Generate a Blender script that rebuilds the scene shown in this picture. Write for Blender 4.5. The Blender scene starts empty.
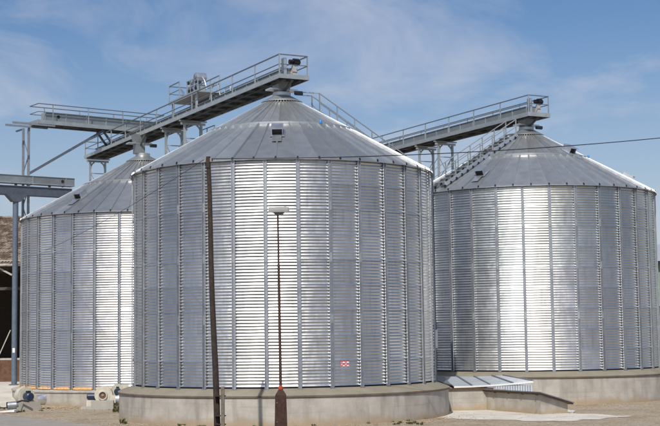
import bpy, bmesh, math, random
from mathutils import Vector, Matrix
random.seed(7)
rad = math.radians
S = bpy.context.scene
COL = S.collection

# ------------------------------------------------------------------ camera
CAMZ = 4.03
cam_d = bpy.data.cameras.new('camera'); cam = bpy.data.objects.new('camera', cam_d); COL.objects.link(cam)
cam_d.sensor_width = 36.0; cam_d.lens = 36.0 * 1335.4 / 660.0
cam_d.clip_start = 0.1; cam_d.clip_end = 6000
cam.matrix_world = Matrix.Translation((0, 0, CAMZ)) @ Matrix.Rotation(rad(90 + 5.1558), 4, 'X') @ Matrix.Rotation(-0.01306, 4, 'Z')
S.camera = cam

# ------------------------------------------------------------------ sky, sun, exposure
SUN_AZ, SUN_EL = rad(11.2), rad(47)
w = bpy.data.worlds.new('World'); S.world = w; w.use_nodes = True
nt = w.node_tree; N = nt.nodes; LK = nt.links
for n in list(N): N.remove(n)
out = N.new('ShaderNodeOutputWorld'); bg = N.new('ShaderNodeBackground'); bg.inputs['Strength'].default_value = 0.097
sky = N.new('ShaderNodeTexSky'); sky.sky_type = 'NISHITA'; sky.sun_disc = False
sky.sun_elevation = SUN_EL; sky.sun_rotation = math.pi + SUN_AZ
sky.air_density = 1.0; sky.dust_density = 1.1; sky.ozone_density = 3.0
tc = N.new('ShaderNodeTexCoord'); mp = N.new('ShaderNodeMapping')
mp.inputs['Scale'].default_value = (1.0, 1.0, 2.4); mp.inputs['Rotation'].default_value = (0.0, 0.25, 0.5); mp.inputs['Location'].default_value = (0.62, 0.3, -0.02)
LK.new(tc.outputs['Generated'], mp.inputs['Vector'])
n1 = N.new('ShaderNodeTexNoise'); n1.inputs['Scale'].default_value = 6.0; n1.inputs['Detail'].default_value = 7; n1.inputs['Roughness'].default_value = 0.58; n1.inputs['Distortion'].default_value = 0.6
LK.new(mp.outputs[0], n1.inputs['Vector'])
r1 = N.new('ShaderNodeMapRange'); r1.inputs['From Min'].default_value = 0.46; r1.inputs['From Max'].default_value = 0.80
r1.inputs['To Min'].default_value = 0.02; r1.inputs['To Max'].default_value = 0.80
LK.new(n1.outputs[0], r1.inputs['Value'])
mixc = N.new('ShaderNodeMix'); mixc.data_type = 'RGBA'
mixc.inputs['B'].default_value = (6.0, 6.2, 7.1, 1)
hs = N.new('ShaderNodeHueSaturation'); hs.inputs['Hue'].default_value = 0.505; hs.inputs['Saturation'].default_value = 1.22; hs.inputs['Value'].default_value = 0.96; LK.new(sky.outputs[0], hs.inputs['Color'])
sz = N.new('ShaderNodeSeparateXYZ'); LK.new(tc.outputs['Generated'], sz.inputs[0])
hz_ = N.new('ShaderNodeMapRange'); hz_.interpolation_type = 'SMOOTHSTEP'; LK.new(sz.outputs['Z'], hz_.inputs['Value'])
for k_, v_ in (('From Min', 0.0), ('From Max', 0.26), ('To Min', 0.50), ('To Max', 0.0)): hz_.inputs[k_].default_value = v_
sm_ = N.new('ShaderNodeMath'); sm_.operation = 'ADD'; sm_.use_clamp = True; LK.new(r1.outputs[0], sm_.inputs[0]); LK.new(hz_.outputs[0], sm_.inputs[1])
LK.new(sm_.outputs[0], mixc.inputs['Factor']); LK.new(hs.outputs[0], mixc.inputs['A'])
LK.new(mixc.outputs['Result'], bg.inputs['Color']); LK.new(bg.outputs[0], out.inputs['Surface'])

sd = bpy.data.lights.new('sun', 'SUN'); sd.energy = 3.8; sd.angle = rad(0.55); sd.color = (1.0, 0.955, 0.88)
sun = bpy.data.objects.new('sun', sd); COL.objects.link(sun)
sun.rotation_euler = Vector((math.sin(SUN_AZ) * math.cos(SUN_EL), math.cos(SUN_AZ) * math.cos(SUN_EL), -math.sin(SUN_EL))).to_track_quat('-Z', 'Y').to_euler()
sun.location = (-20, -40, 60)
S.view_settings.view_transform = 'Standard'; S.view_settings.look = 'None'
S.view_settings.exposure = 0.0; S.view_settings.gamma = 1.0; S.view_settings.use_curve_mapping = False

# ------------------------------------------------------------------ pixel helper: photo pixel (660x426) + depth -> world point
FPX, PITCH, ROLL = 1335.42, 0.089985, 0.0130628
def ray(px, py):
    x, y = px - 330.0, 213.0 - py
    cr, sr = math.cos(ROLL), math.sin(ROLL)
    x, y = x * cr + y * sr, -x * sr + y * cr
    c, s = math.cos(PITCH), math.sin(PITCH)
    return Vector((x / FPX, c - y / FPX * s, s + y / FPX * c))
def at(px, py, Y):
    d = ray(px, py); return d * (Y / d.y) + Vector((0, 0, CAMZ))
def atz(px, py, Z=0.0):
    d = ray(px, py); return d * ((Z - CAMZ) / d.z) + Vector((0, 0, CAMZ))

# ------------------------------------------------------------------ materials
def mat(name):
    m = bpy.data.materials.new(name); m.use_nodes = True
    return m, m.node_tree.nodes, m.node_tree.links, m.node_tree.nodes['Principled BSDF']
def node(N, t, **kw):
    n = N.new(t)
    for k, v in kw.items():
        if k in n.inputs: n.inputs[k].default_value = v
        else: setattr(n, k, v)
    return n
def coords(N, L, scale=(1, 1, 1), world=False, rnd=True):
    """object (or world) coordinates, shifted per object so copies do not repeat"""
    mp = N.new('ShaderNodeMapping'); mp.inputs['Scale'].default_value = scale
    if world:
        g = N.new('ShaderNodeNewGeometry'); L.new(g.outputs['Position'], mp.inputs['Vector'])
    else:
        t = N.new('ShaderNodeTexCoord')
        if rnd:
            oi = N.new('ShaderNodeObjectInfo'); mu = node(N, 'ShaderNodeMath', operation='MULTIPLY'); mu.inputs[1].default_value = 37.0
            L.new(oi.outputs['Random'], mu.inputs[0])
            ad = node(N, 'ShaderNodeVectorMath', operation='ADD'); L.new(t.outputs['Object'], ad.inputs[0]); L.new(mu.outputs[0], ad.inputs[1])
            L.new(ad.outputs[0], mp.inputs['Vector'])
        else: L.new(t.outputs['Object'], mp.inputs['Vector'])
    return mp.outputs[0]
def ramp(N, L, src, stops):
    r = N.new('ShaderNodeValToRGB'); e = r.color_ramp.elements
    while len(e) < len(stops): e.new(0.5)
    for k, (p, c) in enumerate(stops): e[k].position = p; e[k].color = (*c, 1) if len(c) == 3 else c
    L.new(src, r.inputs[0]); return r.outputs[0]
def maprange(N, L, src, a, b, c, d):
    r = N.new('ShaderNodeMapRange'); L.new(src, r.inputs[0])
    for k, v in zip(('From Min', 'From Max', 'To Min', 'To Max'), (a, b, c, d)): r.inputs[k].default_value = v
    return r.outputs[0]
def mixrgb(N, L, fac, a, b, blend='MIX'):
    m = N.new('ShaderNodeMix'); m.data_type = 'RGBA'; m.blend_type = blend
    for key, v in (('Factor', fac), ('A', a), ('B', b)):
        if isinstance(v, (int, float)): m.inputs[key].default_value = v
        elif isinstance(v, tuple): m.inputs[key].default_value = (*v, 1)
        else: L.new(v, m.inputs[key])
    return m.outputs['Result']
def bump(N, L, src, strength, dist, bsdf):
    b = N.new('ShaderNodeBump'); b.inputs['Strength'].default_value = strength; b.inputs['Distance'].default_value = dist
    L.new(src, b.inputs['Height']); L.new(b.outputs[0], bsdf.inputs['Normal'])

def galvanised(name, lo, hi, rough=(0.3, 0.45), metallic=1.0, tone=0.10, streak=True):
    m, N, L, B = mat(name)
    c = coords(N, L)
    a = node(N, 'ShaderNodeTexNoise', Scale=2.2, Detail=5.0); L.new(c, a.inputs['Vector'])
    sp = node(N, 'ShaderNodeTexVoronoi', Scale=26.0); L.new(c, sp.inputs['Vector'])
    f = node(N, 'ShaderNodeMath', operation='MULTIPLY_ADD'); f.inputs[1].default_value = 0.75
    L.new(a.outputs[0], f.inputs[0]); s2 = maprange(N, L, sp.outputs['Color'], 0, 1, 0.0, 0.22); L.new(s2, f.inputs[2])
    col = mixrgb(N, L, maprange(N, L, f.outputs[0], 0.25, 0.7, 0, 1), lo, hi)
    oi = N.new('ShaderNodeObjectInfo')
    t = maprange(N, L, oi.outputs['Random'], 0, 1, 1 - tone, 1 + tone * 0.4)
    cmb = N.new('ShaderNodeCombineColor')
    for k in range(3): L.new(t, cmb.inputs[k])
    col = mixrgb(N, L, 1.0, col, cmb.outputs[0], 'MULTIPLY')
    if name.startswith('galvanised_corrugated'): col = mixrgb(N, L, 1.0, col, oi.outputs['Color'], 'MULTIPLY')
    if streak:
        c2 = coords(N, L, (3.0, 3.0, 0.25)); st = node(N, 'ShaderNodeTexNoise', Scale=2.0, Detail=4.0); L.new(c2, st.inputs['Vector'])
        col = mixrgb(N, L, maprange(N, L, st.outputs[0], 0.52, 0.8, 0, 0.40), col, (0.36, 0.355, 0.34))
    L.new(col, B.inputs['Base Color']); B.inputs['Metallic'].default_value = metallic
    L.new(maprange(N, L, a.outputs[0], 0.3, 0.7, rough[0], rough[1]), B.inputs['Roughness'])
    # slow buckling of thin sheet
    dn = node(N, 'ShaderNodeTexNoise', Scale=1.3, Detail=2.0); L.new(coords(N, L), dn.inputs['Vector']); bump(N, L, dn.outputs[0], 0.7, 0.04, B)
    return m
def plain(name, col, rough=0.6, metallic=0.0, var=0.18, scale=6.0, bumpv=0.0):
    m, N, L, B = mat(name)
    a = node(N, 'ShaderNodeTexNoise', Scale=scale, Detail=6.0); L.new(coords(N, L), a.inputs['Vector'])
    L.new(mixrgb(N, L, maprange(N, L, a.outputs[0], 0.3, 0.7, 0, 1), tuple(x * (1 - var) for x in col), tuple(min(1, x * (1 + var)) for x in col)), B.inputs['Base Color'])
    B.inputs['Roughness'].default_value = rough; B.inputs['Metallic'].default_value = metallic
    if bumpv: bump(N, L, a.outputs[0], bumpv, 0.02, B)
    return m
def concrete(name, lo, hi, stain=(0.2, 0.17, 0.13), amount=0.5, vertical=True, splash=False):
    m, N, L, B = mat(name)
    a = node(N, 'ShaderNodeTexNoise', Scale=1.1, Detail=9.0, Roughness=0.62); L.new(coords(N, L, world=True), a.inputs['Vector'])
    b = node(N, 'ShaderNodeTexNoise', Scale=1.0, Detail=6.0, Roughness=0.6); L.new(coords(N, L, (2.2, 2.2, 0.28) if vertical else (0.5, 0.5, 0.5), world=True), b.inputs['Vector'])
    d = node(N, 'ShaderNodeTexNoise', Scale=38.0, Detail=4.0); L.new(coords(N, L, world=True), d.inputs['Vector'])
    col = mixrgb(N, L, maprange(N, L, a.outputs[0], 0.32, 0.68, 0, 1), lo, hi)
    col = mixrgb(N, L, maprange(N, L, b.outputs[0], 0.5, 0.78, 0, amount), col, stain)
    col = mixrgb(N, L, maprange(N, L, d.outputs[0], 0.35, 0.65, 0.0, 0.22), col, tuple(x * 0.6 for x in lo))
    if splash:      # earth splashed up along the foot, with a ragged edge, and faint pour lines
        gm_ = N.new('ShaderNodeNewGeometry'); sx_ = N.new('ShaderNodeSeparateXYZ'); L.new(gm_.outputs['Position'], sx_.inputs[0])
        e_ = node(N, 'ShaderNodeTexNoise', Scale=1.6, Detail=6.0); L.new(coords(N, L, world=True), e_.inputs['Vector'])
        ad_ = node(N, 'ShaderNodeMath', operation='MULTIPLY_ADD'); ad_.inputs[1].default_value = -0.75; L.new(e_.outputs[0], ad_.inputs[0]); L.new(sx_.outputs['Z'], ad_.inputs[2])
        col = mixrgb(N, L, maprange(N, L, ad_.outputs[0], -0.32, 0.0, 0.75, 0.0), col, (0.36, 0.265, 0.16))
        w_ = node(N, 'ShaderNodeTexNoise', Scale=1.0, Detail=3.0); L.new(coords(N, L, (0.25, 0.25, 9.0), world=True), w_.inputs['Vector'])
        col = mixrgb(N, L, maprange(N, L, w_.outputs[0], 0.58, 0.66, 0.0, 0.22), col, (0.24, 0.21, 0.175))
    L.new(col, B.inputs['Base Color']); B.inputs['Roughness'].default_value = 0.9
    bump(N, L, d.outputs[0], 0.35, 0.01, B)
    return m

M = {}
M['sheet'] = galvanised('galvanised_corrugated_sheet', (0.72, 0.725, 0.71), (0.80, 0.805, 0.79), (0.325, 0.37), 1.0, 0.12, True)
M['stiff'] = galvanised('galvanised_stiffener', (0.38, 0.40, 0.43), (0.48, 0.50, 0.53), (0.42, 0.5), 0.8, 0.12)
M['roof'] = galvanised('galvanised_roof_sheet', (0.49, 0.505, 0.50), (0.56, 0.575, 0.57), (0.36, 0.43), 0.8, 0.20, False)
M['roof_up'] = galvanised('galvanised_roof_sheet_dull', (0.49, 0.505, 0.50), (0.56, 0.575, 0.57), (0.38, 0.45), 0.8, 0.18, False)
M['steel'] = galvanised('galvanised_steel_frame', (0.40, 0.43, 0.43), (0.53, 0.56, 0.56), (0.4, 0.55), 0.6, 0.18)
M['casing'] = galvanised('galvanised_conveyor_casing', (0.25, 0.28, 0.29), (0.33, 0.36, 0.37), (0.4, 0.55), 0.6, 0.15)
M['undershade'] = plain('underside_shade_steel', (0.11, 0.115, 0.11), 0.75, 0.2, 0.3)  # dark colour paints the shaded underside into the bridge steel
M['rail'] = plain('dull_zinc_rail', (0.17, 0.185, 0.20), 0.5, 0.5, 0.15)
M['bright'] = galvanised('new_sheet_metal', (0.60, 0.63, 0.67), (0.76, 0.78, 0.81), (0.3, 0.42), 0.85, 0.12, False)
M['black'] = plain('black_rubber_and_hollows', (0.012, 0.012, 0.013), 0.6)
M['shaft'] = plain('gap_shade_brown', (0.05, 0.035, 0.03), 0.8)
M['base'] = concrete('concrete_base_weathered', (0.36, 0.33, 0.285), (0.54, 0.50, 0.44), (0.22, 0.19, 0.16), 0.75, True, True)
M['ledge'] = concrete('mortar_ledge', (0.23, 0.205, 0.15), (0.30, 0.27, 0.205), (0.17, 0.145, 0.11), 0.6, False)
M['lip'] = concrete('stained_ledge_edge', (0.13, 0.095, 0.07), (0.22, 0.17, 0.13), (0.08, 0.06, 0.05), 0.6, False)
M['block'] = concrete('plinth_concrete', (0.36, 0.34, 0.30), (0.45, 0.43, 0.39), (0.24, 0.22, 0.19), 0.4)
M['apron'] = concrete('pale_concrete_apron', (0.56, 0.52, 0.45), (0.74, 0.70, 0.63), (0.40, 0.33, 0.23), 0.85, False)
M['foam'] = plain('orange_foam', (0.70, 0.40, 0.16), 0.85, 0, 0.3, 9.0, 0.5)
M['cream'] = plain('cream_paint', (0.55, 0.52, 0.43), 0.55, 0, 0.16, 5.0)
M['blue'] = plain('dark_blue_motor_paint', (0.018, 0.035, 0.075), 0.4, 0, 0.2)
M['rust'] = plain('rusty_brown_steel', (0.055, 0.026, 0.019), 0.85, 0.1, 0.45, 7.0, 0.4)
M['rustpole'] = plain('rusty_pipe', (0.06, 0.028, 0.02), 0.8, 0.1, 0.4, 9.0)
M['inlet'] = plain('dark_red_primer', (0.13, 0.07, 0.055), 0.7)
M['orange'] = plain('red_orange_paint', (0.50, 0.06, 0.025), 0.7, 0, 0.35)
M['wood'] = plain('dark_tarred_wood', (0.045, 0.03, 0.022), 0.9, 0, 0.4, 5.0, 0.5)
M['stub'] = plain('grey_brown_stub', (0.17, 0.145, 0.11), 0.9, 0, 0.3, 8.0, 0.4)
M['lamp'] = plain('lamp_housing_enamel', (0.40, 0.385, 0.37), 0.4, 0, 0.08)
M['lens'] = plain('lamp_bowl', (0.30, 0.27, 0.23), 0.25)
M['white'] = plain('white_plastic', (0.8, 0.8, 0.78), 0.5, 0, 0.06)
M['bluesteel'] = plain('blue_grey_paint', (0.13, 0.165, 0.215), 0.5, 0.2, 0.15)
M['palesteel'] = plain('pale_grey_steel', (0.26, 0.28, 0.32), 0.5, 0.3, 0.12)
M['beam'] = plain('dark_blue_grey_steel', (0.10, 0.115, 0.145), 0.5, 0.3, 0.15)
M['brick'] = plain('brown_barn_wall', (0.13, 0.065, 0.04), 0.9, 0, 0.35, 4.0, 0.4)
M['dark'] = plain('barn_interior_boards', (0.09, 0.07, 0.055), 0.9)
M['timber'] = plain('weathered_timber', (0.45, 0.42, 0.36), 0.85)
M['bluebit'] = plain('blue_plastic', (0.03, 0.22, 0.65), 0.4)
M['wire'] = plain('cable_sheath', (0.02, 0.02, 0.025), 0.6)
M['soffit'] = plain('brown_boarding', (0.10, 0.055, 0.03), 0.8, 0, 0.3)
M['pale_sheet'] = plain('pale_zinc_cover_sheet', (0.50, 0.54, 0.58), 0.45, 0.3, 0.12, 1.5)
M['coversheet'] = galvanised('cover_roof_sheet_dark', (0.16, 0.17, 0.20), (0.25, 0.26, 0.29), (0.4, 0.55), 0.4, 0.05, False)
M['greenwall'] = plain('green_cladding', (0.20, 0.30, 0.20), 0.6, 0, 0.1)
M['greyroof'] = plain('grey_roof_sheet', (0.42, 0.46, 0.47), 0.5, 0.2, 0.1)
M['weed'] = plain('weed_leaf', (0.12, 0.125, 0.045), 0.7, 0, 0.4)
M['stone'] = plain('rubble_stone', (0.34, 0.26, 0.17), 0.95, 0, 0.35, 4.0)
M['shoulder'] = concrete('dusty_grey_shoulder', (0.27, 0.25, 0.225), (0.36, 0.335, 0.30), (0.38, 0.32, 0.24), 0.6, False)
M['road_and_added_dark'] = concrete('asphalt_added_dark', (0.07, 0.07, 0.07), (0.105, 0.104, 0.102), (0.13, 0.125, 0.115), 0.5, False)

m, N_, L_, B_ = mat('sandy_dirt'); M['dirt'] = m
a = node(N_, 'ShaderNodeTexNoise', Scale=0.55, Detail=10.0, Roughness=0.68); L_.new(coords(N_, L_, world=True), a.inputs['Vector'])
b = node(N_, 'ShaderNodeTexNoise', Scale=5.0, Detail=8.0, Roughness=0.7); L_.new(coords(N_, L_, world=True), b.inputs['Vector'])
c_ = ramp(N_, L_, a.outputs[0], [(0.30, (0.28, 0.21, 0.14)), (0.44, (0.46, 0.365, 0.25)), (0.56, (0.56, 0.475, 0.355)), (0.70, (0.37, 0.315, 0.25))])
c_ = mixrgb(N_, L_, maprange(N_, L_, b.outputs[0], 0.38, 0.66, 0, 0.75), c_, (0.17, 0.125, 0.08))
b2_ = node(N_, 'ShaderNodeTexNoise', Scale=22.0, Detail=5.0); L_.new(coords(N_, L_, world=True), b2_.inputs['Vector'])
c_ = mixrgb(N_, L_, maprange(N_, L_, b2_.outputs[0], 0.55, 0.68, 0, 0.7), c_, (0.55, 0.48, 0.38))
L_.new(c_, B_.inputs['Base Color']); B_.inputs['Roughness'].default_value = 0.95; bump(N_, L_, b.outputs[0], 1.0, 0.12, B_)

m, N_, L_, B_ = mat('barn_roof_tile'); M['tile'] = m
a = node(N_, 'ShaderNodeTexNoise', Scale=2.2, Detail=6.0); L_.new(coords(N_, L_, world=True), a.inputs['Vector'])
c_ = ramp(N_, L_, a.outputs[0], [(0.3, (0.05, 0.035, 0.025)), (0.48, (0.16, 0.11, 0.075)), (0.6, (0.34, 0.28, 0.22)), (0.75, (0.12, 0.08, 0.06))])
L_.new(c_, B_.inputs['Base Color']); B_.inputs['Roughness'].default_value = 0.9

m, N_, L_, B_ = mat('red_white_wavy_print'); M['print'] = m
t_ = N_.new('ShaderNodeTexCoord')
wv = node(N_, 'ShaderNodeTexWave', wave_type='BANDS', bands_direction='Z', Scale=1.45, Distortion=0.0)
mpn = N_.new('ShaderNodeMapping'); L_.new(t_.outputs['Object'], mpn.inputs['Vector'])
sx = N_.new('ShaderNodeSeparateXYZ'); L_.new(mpn.outputs[0], sx.inputs[0])
sn = node(N_, 'ShaderNodeMath', operation='SINE'); ml = node(N_, 'ShaderNodeMath', operation='MULTIPLY'); ml.inputs[1].default_value = 34.0
L_.new(sx.outputs['X'], ml.inputs[0]); L_.new(ml.outputs[0], sn.inputs[0])
zz = node(N_, 'ShaderNodeMath', operation='MULTIPLY_ADD'); zz.inputs[1].default_value = 0.035; L_.new(sn.outputs[0], zz.inputs[0]); L_.new(sx.outputs['Z'], zz.inputs[2])
fr = node(N_, 'ShaderNodeMath', operation='SINE'); m2 = node(N_, 'ShaderNodeMath', operation='MULTIPLY'); m2.inputs[1].default_value = 40.0
L_.new(zz.outputs[0], m2.inputs[0]); L_.new(m2.outputs[0], fr.inputs[0])
L_.new(mixrgb(N_, L_, maprange(N_, L_, fr.outputs[0], -0.15, 0.15, 0, 1), (0.55, 0.11, 0.14), (0.8, 0.70, 0.70)), B_.inputs['Base Color'])

# ------------------------------------------------------------------ mesh helpers
class MB:
    def __init__(s): s.v = []; s.f = []; s.mi = []; s.cur = 0
    def add(s, vs, fs):
        o = len(s.v); s.v += [Vector(v) for v in vs]
        for f in fs: s.f.append([i + o for i in f]); s.mi.append(s.cur)
        return s
    def hexa(s, p):      # 8 points: 4 bottom ring, 4 top ring
        return s.add(p, [(3, 2, 1, 0), (4, 5, 6, 7), (0, 1, 5, 4), (1, 2, 6, 5), (2, 3, 7, 6), (3, 0, 4, 7)])
    def box(s, c, d, ax=None):
        c = Vector(c); X, Y, Z = ax if ax else (Vector((1, 0, 0)), Vector((0, 1, 0)), Vector((0, 0, 1)))
        hx, hy, hz = X * d[0] / 2, Y * d[1] / 2, Z * d[2] / 2
        return s.hexa([c - hx - hy - hz, c + hx - hy - hz, c + hx + hy - hz, c - hx + hy - hz, c - hx - hy + hz, c + hx - hy + hz, c + hx + hy + hz, c - hx + hy + hz])
    def bar(s, p, q, w, h, up=(0, 0, 1)):
        p, q = Vector(p), Vector(q); d = (q - p); l = d.length; d.normalize(); up = Vector(up)
        if abs(d.dot(up)) > 0.98: up = Vector((0.46, -0.89, 0))
        x = d.cross(up).normalized(); z = x.cross(d).normalized()
        return s.box((p + q) / 2, (w, l, h), (x, d, z))
    def tube(s, pts, r, n=8, cap=True, axis=None):
        pts = [Vector(p) for p in pts]; rr = r if isinstance(r, (list, tuple)) else [r] * len(pts)
        rings = []; o = len(s.v); px = None
        for i, p in enumerate(pts):
            d = (pts[min(i + 1, len(pts) - 1)] - pts[max(i - 1, 0)]).normalized()
            if axis is not None: d = axis.normalized()
            if px is None: px = d.orthogonal().normalized()
            px = (px - d * px.dot(d)).normalized(); y = d.cross(px)
            for k in range(n):
                a = 2 * math.pi * k / n; s.v.append(p + (px * math.cos(a) + y * math.sin(a)) * rr[i])
        for i in range(len(pts) - 1):
            for k in range(n):
                s.f.append([o + i * n + k, o + i * n + (k + 1) % n, o + (i + 1) * n + (k + 1) % n, o + (i + 1) * n + k]); s.mi.append(s.cur)
        if cap:
            s.f.append([o + k for k in range(n)][::-1]); s.mi.append(s.cur)
            e = o + (len(pts) - 1) * n; s.f.append([e + k for k in range(n)]); s.mi.append(s.cur)
        return s
    def lathe(s, prof, n=96, c=(0, 0, 0), a0=0.0, a1=2 * math.pi):
        full = abs(a1 - a0 - 2 * math.pi) < 1e-6; o = len(s.v); m = n if full else n + 1; c = Vector(c)
        for i in range(m):
            a = a0 + (a1 - a0) * i / n
            for r, z in prof: s.v.append(c + Vector((r * math.cos(a), r * math.sin(a), z)))
        k = len(prof)
        for i in range(n):
            j = (i + 1) % m
            for q in range(k - 1):
                s.f.append([o + i * k + q, o + j * k + q, o + j * k + q + 1, o + i * k + q + 1]); s.mi.append(s.cur)
        return s
    def prism(s, poly, ext):
        n = len(poly); ext = Vector(ext); P = [Vector(p) for p in poly]
        return s.add(P + [p + ext for p in P], [list(range(n))[::-1], list(range(n, 2 * n))] + [(i, (i + 1) % n, n + (i + 1) % n, n + i) for i in range(n)])
    def mesh(s, name, mats, smooth=None, off=None):
        me = bpy.data.meshes.new(name)
        vs = [v - off for v in s.v] if off is not None else s.v
        me.from_pydata([tuple(v) for v in vs], [], s.f)
        mats = mats if isinstance(mats, (list, tuple)) else [mats]
        for mm in mats: me.materials.append(M[mm])
        if len(mats) > 1: me.polygons.foreach_set('material_index', s.mi)
        bm = bmesh.new(); bm.from_mesh(me); bmesh.ops.recalc_face_normals(bm, faces=bm.faces); bm.to_mesh(me); bm.free()
        if smooth:
            me.polygons.foreach_set('use_smooth', [True] * len(me.polygons)); me.set_sharp_from_angle(angle=rad(smooth))
        me.update(); return me
    def build(s, name, mats, parent=None, smooth=None, **tags):
        """one mesh object; vertices are given in world space and made local to the parent"""
        off = wloc(parent) if parent else (sum(s.v, Vector()) / len(s.v))
        if not parent: off.z = min(v.z for v in s.v)
        o = bpy.data.objects.new(name, s.mesh(name, mats, smooth, off)); COL.objects.link(o)
        if parent: o.parent = parent
        else: o.location = off
        for k, v in tags.items(): o[k] = v
        return o
def wloc(o):
    v = Vector()
    while o: v += o.location; o = o.parent
    return v
def thing(name, label, cat, loc, group=None):
    o = bpy.data.objects.new(name, None); o.empty_display_size = 0.3; COL.objects.link(o); o.location = loc
    o['label'] = label; o['category'] = cat
    if group: o['group'] = group
    return o
def inst(name, me, parent, loc=(0, 0, 0), rz=0.0):
    o = bpy.data.objects.new(name, me); COL.objects.link(o); o.parent = parent; o.location = loc; o.rotation_euler = (0, 0, rz); return o
def V(*a): return Vector(a)

# ------------------------------------------------------------------ key positions
FC, RC, LC = V(-2.393, 67.504, 0), V(12.161, 81.489, 0), V(-11.948, 84.891, 0)
ZF, ZR, ZL = 1.71, 1.891, 1.054
H, RW = 10.275, 7.5
ANG = 0.4755
U = V(-math.sin(ANG), math.cos(ANG), 0); NN = V(math.cos(ANG), math.sin(ANG), 0); UP = V(0, 0, 1)
RINGR, RINGZ, SLOPE = 0.98, 13.99, 0.5611      # ring under the cap, height above wall foot, roof slope

# ------------------------------------------------------------------ ground
def ramp_z(x, y):    # the yard rises a little to the left rear
    k = min(1, max(0, (y - 79.0) / 9.0)); q = min(1, max(0, (-x - 14.0) / 4.0)); return 0.93 * k * q
g = MB()
xs = [-3000, -900, -300, -120, -70] + [-45 + 1.5 * i for i in range(61)] + [70, 120, 300, 900, 3000]
ys = [-600, -200, -60, -10, 20, 35] + [44 + 1.5 * i for i in range(52)] + [140, 200, 400, 900, 3000]
def gz(x, y):
    n = 0.004 * math.sin(x * 0.9 + y * 0.37) + 0.004 * math.sin(x * 0.31 - y * 0.8 + 1)
    return ramp_z(x, y) - 0.008 + (n * 0.4 if 44 < y < 121 and abs(x) < 46 else 0)
for y in ys:
    for x in xs: g.v.append(V(x, y, gz(x, y)))
nx = len(xs)
for j in range(len(ys) - 1):
    for i in range(nx - 1): g.f.append([j * nx + i, j * nx + i + 1, (j + 1) * nx + i + 1, (j + 1) * nx + i]); g.mi.append(0)
g.build('ground', 'dirt', None, 60, kind='structure')

def sheet(name, poly, z, m, jitter=0.0, sub=5):
    """flat patch with a broken edge, fan-triangulated"""
    pts = []
    for k in range(len(poly)):
        a, b = Vector(poly[k]), Vector(poly[(k + 1) % len(poly)])
        for i in range(sub):
            p = a.lerp(b, i / sub); j = jitter if i else jitter * 0.5
            pts.append(V(p.x + random.uniform(-j, j), p.y + random.uniform(-j, j), z))
    mb = MB(); mb.add(pts, [list(range(len(pts)))])
    return mb.build(name, m, None, kind='structure')
# road on the left; unseen part added to darken the wall reflections
e0, e1 = atz(0, 415), atz(100, 426)
dr = (e1 - e0).normalized(); nr = V(-dr.y, dr.x, 0); nr = nr if nr.y < 0 else -nr
sheet('road_and_added_dark', [e0 - dr * 90, e0, e1, V(-4, 57.0, 0), V(6, 56.0, 0), V(15, 54.0, 0), V(20.5, 60, 0), V(26, 74, 0), V(60, 90, 0), V(300, 120, 0), V(300, 12, 0), V(-300, 12, 0), V(-300, e0.y + 60, 0)], 0.008, 'road_and_added_dark', 0.14, 14)
sheet('road_shoulder', [e0 - dr * 30 - nr * 0.1, e0 - nr * 0.1, e1 - nr * 0.1, e1 + dr * 6 - nr * 0.1, e1 + dr * 8 + nr * 5, e0 - dr * 30 + nr * 5], 0.013, 'shoulder', 0.16, 16)
# pale concrete apron on the right
ap = [atz(440, 411.0), atz(470, 404), atz(560, 404), atz(575, 413.2), atz(632, 416.0), atz(560, 421.5), atz(470, 419.5), atz(425, 417.0), atz(418, 415)]
sheet('concrete_apron', [(p.x, p.y, 0) for p in ap], 0.006, 'apron', 0.34, 9)
# concrete yard rising on the left, beside the rear silo
mb = MB(); gx = [-60, -40, -30, -25, -22, -20, -18, -17.0]; gy = [77.6, 79, 80.5, 82, 84, 86, 88, 90, 95, 110]
for y in gy:
    for x in gx: mb.v.append(V(x, y + (random.uniform(-0.15, 0.15) if y == 77.6 else 0), ramp_z(x, y) + 0.05))
for j in range(len(gy) - 1):
    for i in range(len(gx) - 1): mb.f.append([j * len(gx) + i, j * len(gx) + i + 1, (j + 1) * len(gx) + i + 1, (j + 1) * len(gx) + i]); mb.mi.append(0)
mb.build('concrete_yard', 'apron', None, 40, kind='structure')

# ------------------------------------------------------------------ silos
NST = 32; DST = 2 * math.pi / NST
NR, PC = 9, 8                      # rings of sheets, corrugations per ring
RH = H / NR
def az(deg): return rad(90 - deg)  # compass-style azimuth (from +Y towards +X) -> math angle

mb = MB(); nz, na = PC * 8, 10; arc = 2 * DST
for j in range(nz + 1):
    z = RH * j / nz - (0.02 if j == 0 else 0); r = RW + 0.0190 * math.cos(2 * math.pi * j / 8) + (0.012 if j < 2 else 0.004 if j == 2 else 0)
    for i in range(na + 1):
        a = arc * i / na; mb.v.append(V(r * math.cos(a), r * math.sin(a), z))
for j in range(nz):
    for i in range(na):
        b = j * (na + 1) + i; mb.f.append([b, b + 1, b + na + 2, b + na + 1]); mb.mi.append(0)
ME_SHEET = mb.mesh('wall_sheet', 'sheet', 170)

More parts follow.
